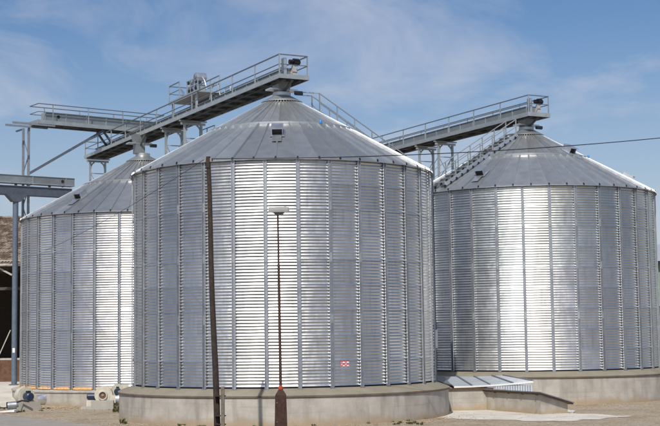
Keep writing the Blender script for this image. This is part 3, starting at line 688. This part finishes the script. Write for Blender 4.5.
MB().tube([P1(8.2, 0.3, 17.45), P1(8.2, 0.3, 17.95), P1(7.4, 0.3, 17.95), P1(7.4, 0.3, 17.45)], 0.03, 8).build('hoop', 'steel', lo, 50)

# ------------------------------------------------------------------ stairs on the roofs
def stair(label, C, zb, phi, r0, r1, width, lift, rail_h, pstep, lower=True):
    a = az(phi); e = V(math.cos(a), math.sin(a), 0); t = V(-math.sin(a), math.cos(a), 0)
    Q = lambda r, off, dz: C + e * r + t * off + UP * (zb + cone_z(r) + 0.06 + dz)
    s = thing('roof_stair', label, 'stair', Q(r1, 0, 0), 'roof stairs')
    for sg in (-1, 1):
        MB().bar(Q(r0, sg * width / 2, lift * 0.6), Q(r1, sg * width / 2, lift * 0.6), 0.05, 0.20).build('stringer', 'bright', s)
        r = r0 + 0.1
        while r < r1 + 0.01:
            MB().bar(Q(r, sg * width / 2, 0.05), Q(r, sg * width / 2, rail_h + 0.1), 0.05, 0.05, e).build('handrail_post', 'steel', s); r += pstep
        MB().bar(Q(r0 + 0.1, sg * width / 2, rail_h + 0.1), Q(r1, sg * width / 2, rail_h + 0.1), 0.045, 0.045).build('top_rail', 'steel', s)
        MB().bar(Q(r0 + 0.1, sg * width / 2, rail_h * 0.55 + 0.1), Q(r1, sg * width / 2, rail_h * 0.55 + 0.1), 0.034, 0.034).build('mid_rail', 'steel', s)
    r = r0 + 0.2
    while r < r1:
        MB().box(Q(r, 0, lift + 0.06), (0.27, width - 0.06, 0.04), (e, t, UP)).build('step', 'steel', s)
        for sg in (-1, 1): MB().box(Q(r, sg * width / 2, 0.02), (0.14, 0.08, lift * 0.7), (e, t, UP)).build('stair_bracket', 'black', s)
        r += 0.45
    return s, Q
stair('steel stair with handrails climbing the left side of the right silo roof', RC, ZR, 232, 1.25, 7.35, 0.85, 0.22, 1.0, 1.02)
sF_, QF = stair('steel stair behind the front silo roof, only its handrail showing', FC, ZF, 60, 1.9, 7.3, 0.8, 0.15, 1.10, 1.05)
MB().bar(QF(1.0, -0.4, 0.62), QF(2.0, -0.4, 1.2), 0.045, 0.045).build('top_rail', 'steel', sF_)
MB().bar(QF(1.0, 0.4, 0.62), QF(2.0, 0.4, 1.2), 0.045, 0.045).build('top_rail', 'steel', sF_)

# vertical conduit on the right flank of the front silo, with clamps and a junction cover
a = az(84.0); e = V(math.cos(a), math.sin(a), 0); pcn = FC + e * (RW + 0.22)
cd = thing('cable_conduit', 'dark vertical cable conduit on the right flank of the front silo', 'conduit', pcn + UP * ZF)
MB().tube([pcn + UP * (ZF - 0.3), pcn + UP * (ZF + H)], 0.055, 10).build('pipe', 'beam', cd, 40)
z = ZF + 0.8
while z < ZF + H: MB().box(pcn + UP * z - e * 0.08, (0.16, 0.14, 0.05), (e, V(-e.y, e.x, 0), UP)).build('clamp', 'bright', cd); z += 0.66
pb = at(436.3, 339, pcn.y)
MB().box((pb.x, pb.y - 0.09, pb.z), (0.13, 0.10, 0.92)).build('junction_cover', 'white', cd)

# ------------------------------------------------------------------ trench cover, tunnel head and link wall between front and right silos
lw = thing('link_wall', 'low concrete wall joining the front silo base to the tunnel head', 'wall', (7, 69.5, 0))
MB().hexa([V(5.6, 68.9, -0.3), V(8.9, 69.5, -0.3), V(8.9, 72.0, -0.3), V(5.6, 72.0, -0.3), V(5.6, 68.9, 1.08), V(8.9, 69.5, 1.04), V(8.9, 72.0, 1.2), V(5.6, 72.0, 1.2)]).build('concrete', 'base', lw)
MB().hexa([V(5.9, 68.87, 1.06), V(8.3, 69.33, 1.03), V(8.3, 69.5, 1.03), V(5.9, 69.1, 1.06), V(5.9, 68.87, 1.15), V(8.3, 69.33, 1.13), V(8.3, 69.5, 1.13), V(5.9, 69.1, 1.15)]).build('timber_edge', 'soffit', lw)
tv = thing('trench_cover', 'sloping bright sheet metal cover over the trench between the silos', 'cover', (8, 70.5, 1.2))
fr_ = [at(454, 386.5, 69.0), at(472, 386, 69.3), at(490, 385, 69.6), at(513, 383.3, 69.8), at(533, 381.2, 70.0)]
bk_ = [at(441, 376.3, 73.4), at(457, 376.6, 73.4), at(474, 376.8, 73.4), at(492, 376.0, 73.4), at(503, 375.6, 73.4)]
for k in range(4):
    A_, B_2, C_2, D_ = fr_[k], fr_[k + 1], bk_[k + 1], bk_[k]
    sft = (B_2 - A_).normalized() * 0.02; lf = UP * (0.012 * (k % 2))
    pn = MB().prism([A_ + sft + lf, B_2 - sft + lf, C_2 - sft + lf, D_ + sft + lf], UP * -0.04).build('cover_panel', 'pale_sheet', tv)
    MB().bar(B_2 + UP * 0.03, C_2 + UP * 0.03, 0.07, 0.07).build('cover_seam', 'coversheet', pn)
    MB().bar(A_ + UP * -0.03 - V(0, 0.03, 0), B_2 + UP * -0.03 - V(0, 0.03, 0), 0.03, 0.09).build('drip_edge', 'white', pn)
lA, lB = at(434, 377.5, 71.0), at(449, 385.3, 69.0)
MB().prism([lB + V(0.12, -0.05, 0.03), bk_[0] + V(0.1, -0.3, 0.05), at(431.5, 375.8, 73.4), lA + V(-0.4, 0, 0)], UP * -0.05).build('cover_panel', 'casing', tv)

TE = V(10.07, 65.15, 0); TU, TNN = U, NN                 # end corner of the tunnel head, running back along U
th = thing('tunnel_head', 'low concrete tunnel head with sloping dark sheet roof beside the right silo', 'tunnel head', (10.4, 66.5, 0))
c = [TE, TE + NN * 1.6, TE + NN * 1.6 + U * 6.0, TE + U * 6.0]
zt = [0.93, 0.50, 0.50, 0.93]
MB().hexa([p + UP * -0.3 for p in c] + [c[i] + UP * zt[i] for i in range(4)]).build('concrete_wall', 'base', th)
e2 = [TE - NN * 0.22 - U * 0.30, TE + NN * 1.78 - U * 0.30, TE + NN * 1.78 + U * 6.0, TE - NN * 0.22 + U * 6.0]
ze = [1.05, 0.49, 0.49, 1.05]
rf = MB().hexa([e2[i] + UP * (ze[i]) for i in range(4)] + [e2[i] + UP * (ze[i] + 0.05) for i in range(4)]).build('roof_sheet', 'coversheet', th)
MB().hexa([c[i] + (e2[i] - c[i]) * 0.86 + UP * (ze[i] - 0.065 - 0.0) for i in range(4)] + [c[i] + (e2[i] - c[i]) * 0.86 + UP * (ze[i] - 0.004) for i in range(4)]).build('roof_boarding', 'soffit', rf)
for t in (0.2, 1.4, 2.6, 3.8): MB().bar(TE - NN * 0.2 + U * t + UP * 0.975, TE - NN * 0.02 + U * t + UP * 0.935, 0.06, 0.06).build('rafter_end', 'soffit', rf)
hb = thing('hood_box', 'blue grey corrugated sheet box under the trench cover behind the tunnel head', 'sheet box', (9.4, 69.9, 0.9))
bA, bB = at(487, 388, 69.55), at(532, 387, 69.95); nst = 36; pts = []
for k in range(nst + 1):
    p = bA.lerp(bB, k / nst); pts.append(V(p.x, p.y + (0.03 if k % 2 else 0.0), 0.75))
pts += [V(bB.x, bB.y + 1.6, 0.75), V(bA.x, bA.y + 1.6, 0.75)]
MB().prism(pts, (0, 0, 0.47)).build('corrugated_side', 'bright', hb)

# ------------------------------------------------------------------ blowers on concrete plinths beside the left silo
def blower(label, c, yaw, plinth_label, ph, s_=1.0, plinth=(1.1, 1.0), ductlen=0.9, flip=1, zs=1, motor=True, poff=0.28):
    """c = centre of the fan wheel; fan axis along local x (towards motor), outlet along local +y"""
    X = V(math.cos(yaw), math.sin(yaw), 0); Y = V(-math.sin(yaw), math.cos(yaw), 0) * flip
    Q = lambda x, y, z: c + (X * x + Y * y + UP * z * zs) * s_
    px_, py_ = plinth; R4 = ((-1, -1), (1, -1), (1, 1), (-1, 1))
    base = V(c.x, c.y, 0) + X * poff * s_
    MB().hexa([base + X * x * px_ / 2 + Y * y * py_ / 2 + UP * -0.15 for x, y in R4] + [base + X * x * px_ / 2 * 0.98 + Y * y * py_ / 2 * 0.98 + UP * ph for x, y in R4]).build('concrete_plinth', 'block', None, label=plinth_label, category='plinth', group='plinths under the blowers')
    b = thing('blower', label, 'blower', V(c.x, c.y, ph), 'aeration blowers')
    prof = []
    for k in range(33):
        a = 1.25 + 2 * math.pi * 0.80 * k / 32; r = 0.36 + 0.10 * k / 32; prof.append((math.cos(a) * r, math.sin(a) * r))
    prof += [(0.60, 0.02), (0.60, 0.36)]
    vol = MB().prism([Q(-0.17, y, z) for y, z in prof], X * 0.34 * s_).build('volute', 'cream', b, 30)
    for xx in (-0.175, 0.155): MB().tube([Q(xx - 0.012, 0, 0), Q(xx + 0.03, 0, 0)], 0.41, 32).build('side_flange', 'cream', vol, 40)
    MB().tube([Q(-0.18, 0, 0), Q(-0.27, 0, 0), Q(-0.27, 0, 0), Q(-0.19, 0, 0)], [0.28, 0.25, 0.20, 0.19], 28, False, -X).build('inlet_ring', 'cream', vol, 40)
    MB().tube([Q(-0.19, 0, 0), Q(-0.215, 0, 0)], 0.205, 24).build('inlet_mouth', 'inlet', vol)
    MB().tube([Q(-0.216, 0, 0), Q(-0.25, 0, 0)], [0.08, 0.05], 14).build('hub', 'stone', vol, 40)
    dz = c.z - ph
    if motor:
        m_ = MB().tube([Q(0.2, 0, 0), Q(0.27, 0, 0), Q(0.27, 0, 0), Q(0.66, 0, 0), Q(0.70, 0, 0)], [0.10 * s_, 0.10 * s_, 0.19 * s_, 0.19 * s_, 0.14 * s_], 18).build('motor', 'blue', b, 35)
        MB().box(c + X * 0.45 * s_ + UP * 0.21 * s_, (0.2 * s_, 0.16 * s_, 0.1 * s_), (X, Y, UP)).build('terminal_box', 'black', m_)
        MB().hexa([c + X * x + Y * y - UP * dz for x, y in ((0.24, -0.20), (0.74, -0.20), (0.74, 0.20), (0.24, 0.20))] + [c + X * x + Y * y - UP * 0.20 * s_ for x, y in ((0.26, -0.16), (0.72, -0.16), (0.72, 0.16), (0.26, 0.16))]).build('motor_pedestal', 'cream', b)
    for sg in (-1, 1): MB().bar(c + Y * 0.24 * sg - UP * dz, c + Y * 0.30 * sg - UP * 0.25, 0.28 * s_, 0.06, Y).build('foot', 'cream', b)
    # square-to-round silver outlet running into the concrete base
    mb = MB(); sq = [Q(x, 0.60, z) for x, z in ((-0.17, 0.02), (0.17, 0.02), (0.17, 0.36), (-0.17, 0.36))]; n = 16; cz = 0.19
    r0_, r1_ = [], []
    for k in range(n):
        a = 2 * math.pi * (k + 0.5) / n; ca, sa_ = math.cos(a), math.sin(a); mx = max(abs(ca), abs(sa_))
        r0_.append(Q(0.17 * ca / mx, 0.60, cz + 0.17 * sa_ / mx)); r1_.append(Q(0.24 * ca, 0.60 + ductlen * 0.45, cz + 0.24 * sa_))
    r2_ = [p + Y * ductlen * 0.55 * s_ for p in r1_]
    for rr in (r0_, r1_, r2_): mb.v += rr
    for q in range(2):
        for k in range(n): mb.f.append([q * n + k, q * n + (k + 1) % n, (q + 1) * n + (k + 1) % n, (q + 1) * n + k]); mb.mi.append(0)
    mb.build('outlet_duct', 'bright', b, 40)
    return b
blower('cream blower with round inlet facing forward, blue motor at its left', at(103.3, 395.3, 75.4), rad(92), 'concrete plinth under the forward facing blower', 0.48, 1.18, (1.2, 1.25), 0.55, -1, -1, False, 0.1)
blower('cream blower tucked behind, dark motor forward, next to the front silo base', at(117.8, 391.2, 76.4), rad(-82), 'tall concrete plinth under the blower next to the front silo base', 0.62, 1.05, (1.3, 0.55), 0.7)
blower('cream blower at far left with motor turned forward, seen edge on', at(24.0, 396.3, 75.4), rad(-52), 'concrete plinth under the far left blower', 0.48, 1.22, (1.35, 1.05), 0.42, 1, -1)
# motor of the forward facing blower stands at its left
pm = at(91.0, 397.0, 75.5)
mo = thing('blower_motor', 'dark blue electric motor on cream box left of the forward facing blower', 'motor', (pm.x, pm.y, 0.5))
MB().tube([pm + V(-0.22, 0, 0.03), pm + V(-0.17, 0, 0.03), pm + V(-0.17, 0, 0.03), pm + V(0.26, 0, 0.03)], [0.13, 0.15, 0.19, 0.19], 18).build('body', 'blue', mo, 35)
MB().tube([pm + V(0.27, 0, 0.03), pm + V(0.42, 0, 0.03)], 0.06, 10).build('shaft', 'steel', mo, 35)
MB().box((pm.x, pm.y, (0.14 + pm.z - 0.17) / 2), (0.42, 0.5, pm.z - 0.17 - 0.14)).build('stand', 'cream', mo)
MB().hexa([V(pm.x + x * 0.5, pm.y + y * 0.45, -0.1) for x, y in ((-1, -1), (1, -1), (1, 1), (-1, 1))] + [V(pm.x + x * 0.48, pm.y + y * 0.43, 0.135) for x, y in ((-1, -1), (1, -1), (1, 1), (-1, 1))]).build('concrete_plinth', 'block', None, label='low concrete plinth under the blue motor stand', category='plinth', group='plinths under the blowers')

# discarded motor and white board on the ground at far left
ps = atz(12.5, 410.5, 0.05)
sm = thing('discarded_motor', 'small grey motor lying on the ground at far left', 'motor', (ps.x, ps.y, 0.05))
dx = V(0.95, 0.3, 0.05).normalized()
MB().tube([ps + UP * 0.28 - dx * 0.28, ps + UP * 0.28 + dx * 0.2, ps + UP * 0.28 + dx * 0.2, ps + UP * 0.28 + dx * 0.32], [0.21, 0.21, 0.15, 0.12], 14).build('body', 'stiff', sm, 35)
MB().box(ps + UP * 0.30 - dx * 0.30, (0.05, 0.34, 0.34), (dx, V(-dx.y, dx.x, 0).normalized(), UP)).build('end_plate', 'black', sm)
MB().tube([ps + UP * 0.42 + dx * 0.2, ps + UP * 0.5 + dx * 0.5, ps + UP * 0.42 + dx * 0.9], 0.05, 8).build('cable', 'black', sm, 50)
for sg in (-1, 1): MB().box(ps + V(0, sg * 0.15, 0.04), (0.4, 0.06, 0.09), (dx, V(-dx.y, dx.x, 0).normalized(), UP)).build('foot', 'stiff', sm)
pw = atz(6.5, 412.0, 0.05)
MB().hexa([pw + V(*q) for q in ((-0.3, -0.3, 0.0), (0.45, -0.15, 0.0), (0.55, 0.35, 0.0), (-0.1, 0.3, 0.0), (-0.3, -0.3, 0.05), (0.45, -0.15, 0.10), (0.55, 0.35, 0.13), (-0.1, 0.3, 0.06))]).build('broken_board', 'white', None, label='broken white board lying on the dirt at far left', category='board')

# ------------------------------------------------------------------ lamp post in front of the front silo
LY = 50.0
lx = at(281, 426, LY); lx.z = 0.0; top = at(277.8, 214.5, LY)
lm = thing('street_lamp', 'rusty lamp post with flat pale head in front of the front silo', 'street lamp', (lx.x, lx.y, 0))
zb1, zb2 = at(281, 395, LY).z, at(281, 389.6, LY).z
f_ = lambda w_, d_, z: [V(lx.x - w_, lx.y - d_, z), V(lx.x + w_, lx.y - d_, z), V(lx.x + w_, lx.y + d_, z), V(lx.x - w_, lx.y + d_, z)]
q0, q1, q2 = f_(0.245, 0.2, -0.1), f_(0.20, 0.17, zb1), f_(0.08, 0.08, zb2)
mb = MB(); mb.add(q0 + q1 + q2, [(3, 2, 1, 0), (0, 1, 5, 4), (1, 2, 6, 5), (2, 3, 7, 6), (3, 0, 4, 7), (4, 5, 9, 8), (5, 6, 10, 9), (6, 7, 11, 10), (7, 4, 8, 11), (8, 9, 10, 11)])
bx = mb.build('base_box', 'rust', lm)
MB().box((lx.x + 0.0, lx.y - 0.192, 1.05), (0.27, 0.012, 0.85), (V(1, 0, 0), V(0, 1, 0.016), UP)).build('door', 'rust', bx)
for dx_, z in ((-0.13, 1.5), (-0.14, 0.8)): MB().box((lx.x + dx_, lx.y - 0.20, z), (0.045, 0.02, 0.03)).build('hinge', 'stub', bx)
MB().lathe([(0.0, zb2 - 0.01), (0.085, zb2), (0.095, zb2 + 0.05), (0.07, zb2 + 0.12), (0.05, zb2 + 0.18), (0.0, zb2 + 0.18)], 14, V(lx.x, lx.y, 0)).build('collar', 'orange', lm, 40)
pb0 = V(lx.x, lx.y, zb2 + 0.15)
MB().tube([pb0, pb0.lerp(top, 0.70), pb0.lerp(top, 0.71), top + UP * 0.05], [0.058, 0.052, 0.040, 0.036], 12).build('pole', 'rustpole', lm, 40)
hx = at(278.8, 210, LY).x; hy = LY; hz = at(278.8, 212.6, LY).z
def ell(rx, ry, z, n=28, p=3.2):
    o = []
    for k in range(n):
        a = 2 * math.pi * k / n; c_1, s_1 = math.cos(a), math.sin(a)
        o.append(V(hx + rx * math.copysign(abs(c_1) ** (2 / p), c_1), hy + ry * math.copysign(abs(s_1) ** (2 / p), s_1), hz + z))
    return o
def loft(rings):
    mb = MB(); n = len(rings[0])
    for r_ in rings: mb.v += r_
    for j in range(len(rings) - 1):
        for k in range(n): mb.f.append([j * n + k, j * n + (k + 1) % n, (j + 1) * n + (k + 1) % n, (j + 1) * n + k]); mb.mi.append(0)
    mb.f.append(list(range(n))[::-1]); mb.mi.append(0); mb.f.append([(len(rings) - 1) * n + k for k in range(n)]); mb.mi.append(0)
    return mb
hd_ = loft([ell(0.40, 0.21, 0.0, p=7), ell(0.40, 0.22, 0.02, p=7), ell(0.385, 0.21, 0.17, p=7), ell(0.36, 0.18, 0.20, p=6), ell(0.2, 0.1, 0.215)]).build('head', 'lamp', lm, 40)
loft([ell(0.09, 0.09, -0.10, p=2), ell(0.15, 0.12, -0.07, p=2), ell(0.20, 0.15, -0.03, p=2), ell(0.23, 0.17, -0.001, p=2)]).build('bowl', 'lens', hd_, 40)
MB().box((hx + 0.24, hy, hz + 0.22), (0.10, 0.1, 0.03)).build('photocell', 'lamp', hd_)

# ------------------------------------------------------------------ utility pole, stub and overhead cables
pb_, pt_ = V(-4.43, 51.8, -0.05), V(-4.745, 51.8, 10.98)
up = thing('utility_pole', 'leaning dark wooden utility pole in front of the front silo', 'pole', (pb_.x, pb_.y, 0))
cur = [pb_.lerp(pt_, k / 8) + V(0.02 * math.sin(k * 1.1), 0, 0) for k in range(9)]
MB().tube(cur, [0.130 - 0.045 * k / 8 for k in range(9)], 14).build('shaft', 'wood', up, 50)
MB().box(pt_ + V(0, -0.09, -0.30), (0.14, 0.04, 0.3)).build('top_bracket', 'wood', up)
for dx_ in (-0.1, 0.12): MB().tube([pt_ + V(dx_, -0.1, -0.22), pt_ + V(dx_, -0.1, -0.08)], 0.04, 8).build('insulator', 'lens', up, 40)
sa, sb = V(-4.19, 51.45, -0.05), V(-4.19, 51.45, 2.06)
sp2 = thing('stub_post', 'short grey brown stub post strapped beside the utility pole', 'post', (sa.x, sa.y, 0))
MB().bar(sa, sb, 0.135, 0.16, (0, 1, 0)).build('post', 'stub', sp2)
for z in (0.62, 0.95, 1.7): MB().box((-4.30, 51.6, z), (0.42, 0.34, 0.03)).build('strap', 'rust', sp2)
def cable(label, A, B, sag, r):
    pts = [A.lerp(B, k / 40) - UP * sag * 4 * (k / 40) * (1 - k / 40) for k in range(41)]
    return MB().tube(pts, r, 6).build('overhead_cable', 'wire', None, 60, label=label, category='cable', group='overhead cables')
cable('overhead cable running right from the utility pole past the right silo roof', pt_ + V(0.12, -0.1, -0.1), at(760, 127.0, 58), 0.35, 0.018)
cable('overhead cable falling left from the utility pole past the left silo', pt_ + V(-0.1, -0.1, -0.1), at(4, 266, 92), 0.45, 0.011)

# ------------------------------------------------------------------ barn at far left
bz = 0.93; by = 93.5
bn = thing('barn', 'old barn with mottled tiled roof and dark open front at far left', 'barn', (-26, 97, bz))
x0, x1 = -44.0, -14.5
ze_, zr_ = 9.45, 13.25; yr_ = by + 8.5
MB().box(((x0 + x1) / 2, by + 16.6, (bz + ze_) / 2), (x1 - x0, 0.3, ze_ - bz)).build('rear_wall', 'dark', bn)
for x in (x0, x1): MB().prism([V(x, by + 0.2, bz), V(x, by + 16.4, bz), V(x, by + 16.4, ze_), V(x, yr_, zr_ - 0.1), V(x, by + 0.2, ze_)], (0.3, 0, 0)).build('gable_wall', 'brick', bn)
MB().box(((x0 + x1) / 2, by, bz + 0.78), (x1 - x0, 0.3, 1.56)).build('parapet_wall', 'brick', bn)
MB().box(((x0 + x1) / 2, by + 0.05, bz + 1.62), (x1 - x0, 0.4, 0.12)).build('rail', 'timber', bn)
MB().bar(V(x0, by, ze_ - 0.12), V(x1, by, ze_ - 0.12), 0.25, 0.25).build('wall_plate', 'timber', bn)
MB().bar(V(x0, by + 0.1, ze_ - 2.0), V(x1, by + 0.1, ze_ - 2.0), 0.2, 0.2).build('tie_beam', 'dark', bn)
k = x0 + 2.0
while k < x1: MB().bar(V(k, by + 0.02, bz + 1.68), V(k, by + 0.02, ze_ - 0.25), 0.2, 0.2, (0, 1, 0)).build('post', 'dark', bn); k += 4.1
MB().bar(at(-3, 360, by - 0.3), at(10.5, 330, by - 0.3), 0.06, 0.06).build('prop', 'timber', bn)
MB().bar(at(-3, 267, by - 0.3), at(12, 275, by - 0.3), 0.10, 0.12).build('stay', 'timber', bn)
rfb = MB().prism([V(x0 - 0.3, by - 0.5, ze_ - 0.3), V(x0 - 0.3, yr_, zr_ - 0.12), V(x0 - 0.3, by + 17, ze_ - 0.3), V(x0 - 0.3, by + 17, ze_ - 0.42), V(x0 - 0.3, yr_, zr_ - 0.26), V(x0 - 0.3, by - 0.5, ze_ - 0.42)], (x1 - x0 + 0.6, 0, 0)).build('roof', 'tile', bn)
mb = MB(); sl_ = V(0, yr_ - (by - 0.5), zr_ - 0.12 - (ze_ - 0.3)); L_len = sl_.length; sd2 = sl_.normalized(); nrm = V(0, -sd2.z, sd2.y)
rows = 26
for j in range(rows):
    x = x0 - 0.3 + (j % 2) * 0.11; p0 = V(0, by - 0.5, ze_ - 0.3) + sd2 * (L_len * j / rows)
    while x < x1 + 0.2:
        if x > -27:
            h_ = 0.05 + random.random() * 0.05
            A = p0 + V(x, 0, 0); mb.add([A + nrm * 0.012, A + V(0.11, 0, 0) + nrm * h_, A + V(0.2, 0, 0) + nrm * 0.012, A + sd2 * 0.36 + nrm * 0.012, A + V(0.11, 0, 0) + sd2 * 0.36 + nrm * h_ * 0.4, A + V(0.2, 0, 0) + sd2 * 0.36 + nrm * 0.012], [(0, 1, 4, 3), (1, 2, 5, 4), (0, 2, 1)])
        x += 0.22
o = mb.build('roof_tiles', 'tile', rfb); o['kind'] = 'stuff'
MB().tube([V(x0 - 0.3, yr_, zr_ - 0.05), V(x1 + 0.3, yr_, zr_ - 0.05)], 0.14, 10).build('ridge', 'tile', bn, 40)
MB().tube([V(x0, by - 0.58, ze_ - 0.38), V(x1, by - 0.58, ze_ - 0.38)], 0.09, 10).build('gutter', 'timber', bn, 40)

# ------------------------------------------------------------------ green shed beyond the right silo
gs = thing('green_shed', 'green clad shed with grey roof at the far right edge behind the silo', 'shed', (33, 110, 0))
gx0, gx1, gy0 = 24.6, 46.0, 106.0
MB().box(((gx0 + gx1) / 2, gy0 + 6, 4.7), (gx1 - gx0, 12, 9.4)).build('wall', 'greenwall', gs)
MB().prism([V(gx0 - 0.4, gy0 - 0.5, 9.32), V(gx0 - 0.4, gy0 + 6, 11.0), V(gx0 - 0.4, gy0 + 12.5, 9.32), V(gx0 - 0.4, gy0 + 12.5, 9.44), V(gx0 - 0.4, gy0 + 6, 11.14), V(gx0 - 0.4, gy0 - 0.5, 9.44)], (gx1 - gx0 + 0.8, 0, 0)).build('roof', 'greyroof', gs)
MB().bar(V(gx0 - 0.4, gy0 - 0.55, 9.3), V(gx1 + 0.4, gy0 - 0.55, 9.3), 0.12, 0.2).build('gutter', 'black', gs)
for x in (25.9, 29.5, 33.1, 36.7):
    wn = MB().box((x + 0.9, gy0 - 0.03, 5.2), (2.0, 0.08, 1.5)).build('window', 'greyroof', gs)
    MB().box((x + 0.9, gy0 - 0.06, 5.2), (1.84, 0.06, 1.34)).build('pane', 'black', wn)
MB().box(((gx0 + gx1) / 2, gy0 - 0.06, 1.6), (gx1 - gx0, 0.12, 3.2)).build('plinth_wall', 'block', gs)

# ------------------------------------------------------------------ loose stones and weeds along the foot of the bases
def scatter_arc(C, r, a0, a1, n, spread, smin, smax, mb):
    for k in range(n):
        a = az(random.uniform(a0, a1)); rr = r + abs(random.gauss(0, spread)); s_ = random.uniform(smin, smax)
        p = C + V(math.cos(a) * rr, math.sin(a) * rr, gz(C.x + math.cos(a) * rr, C.y + math.sin(a) * rr) + s_ * 0.15)
        q = [V(*(random.uniform(0.6, 1.1) * c_ * s_ * f__ for c_, f__ in zip(d_, (1, 1, 0.6)))) for d_ in ((1, 0, 0), (0, 1, 0), (-1, 0, 0), (0, -1, 0), (0, 0, 1), (0, 0, -1))]
        mb.add([p + x for x in q], [(0, 1, 4), (1, 2, 4), (2, 3, 4), (3, 0, 4), (1, 0, 5), (2, 1, 5), (3, 2, 5), (0, 3, 5)])
mb = MB()
scatter_arc(LC, 8.1, 175, 240, 700, 1.2, 0.02, 0.09, mb); scatter_arc(LC, 8.05, 182, 222, 130, 0.25, 0.05, 0.16, mb)
scatter_arc(FC, 8.3, 110, 240, 900, 0.9, 0.015, 0.07, mb); scatter_arc(RC, 8.3, 110, 175, 300, 1.2, 0.015, 0.06, mb)
for k in range(2600):
    p = V(random.uniform(-20, 20), random.uniform(57.5, 74), 0); s_ = random.uniform(0.012, 0.05)
    if (p - FC).length < 8.4 or (p - RC).length < 8.4 or (p - LC).length < 8.3: continue
    scatter_arc(p, 0.0, 0, 360, 1, 0.01, 0.015, 0.07 if random.random() < 0.15 else 0.045, mb)
mb.build('rubble', 'stone', None, None, kind='stuff', label='loose stones and rubble on the dirt around the bases')
mb = MB()
def tuft(p, n, h):
    for k in range(n):
        a = random.uniform(0, 6.28); d_ = V(math.cos(a), math.sin(a), 0); s_ = random.uniform(0.4, 1) * h; b_ = p + d_ * random.uniform(0, 0.10)
        w_ = V(-d_.y, d_.x, 0) * random.uniform(0.008, 0.022); m_ = b_ + d_ * s_ * 0.25 + UP * s_ * 0.65; e_ = b_ + d_ * s_ * random.uniform(0.4, 0.9) + UP * s_ * random.uniform(0.7, 1.0)
        mb.add([b_ - w_, b_ + w_, m_ + w_ * 1.4, m_ - w_ * 1.4, e_], [(0, 1, 2, 3), (3, 2, 4)])
for px, py, n, h in ((117, 411.5, 60, 0.42), (119.5, 412.5, 40, 0.35), (114, 412, 30, 0.25), (122, 423.5, 40, 0.35), (125, 424, 20, 0.25)):
    tuft(atz(px, py), n, h)
for k in range(13):
    a = az(random.choice((random.gauss(205, 9), random.gauss(150, 14), random.uniform(120, 235)))); p = FC + V(math.cos(a), math.sin(a), 0) * (8.26 + abs(random.gauss(0, 0.1)))
    tuft(V(p.x, p.y, 0.0), random.randint(6, 20), random.uniform(0.05, 0.16))
for px, py in ((402, 423.5), (408, 424), (413, 423.5), (396, 424.5), (420, 424.5), (22, 412), (15, 412), (40, 411), (2, 409), (186, 425.5)):
    for q in range(2): p = atz(px + random.uniform(-3, 3), py + random.uniform(-0.4, 0.4)); tuft(p, 20, random.uniform(0.06, 0.18))
mb.build('weeds', 'weed', None, None, kind='stuff', label='small weeds growing along the concrete bases')
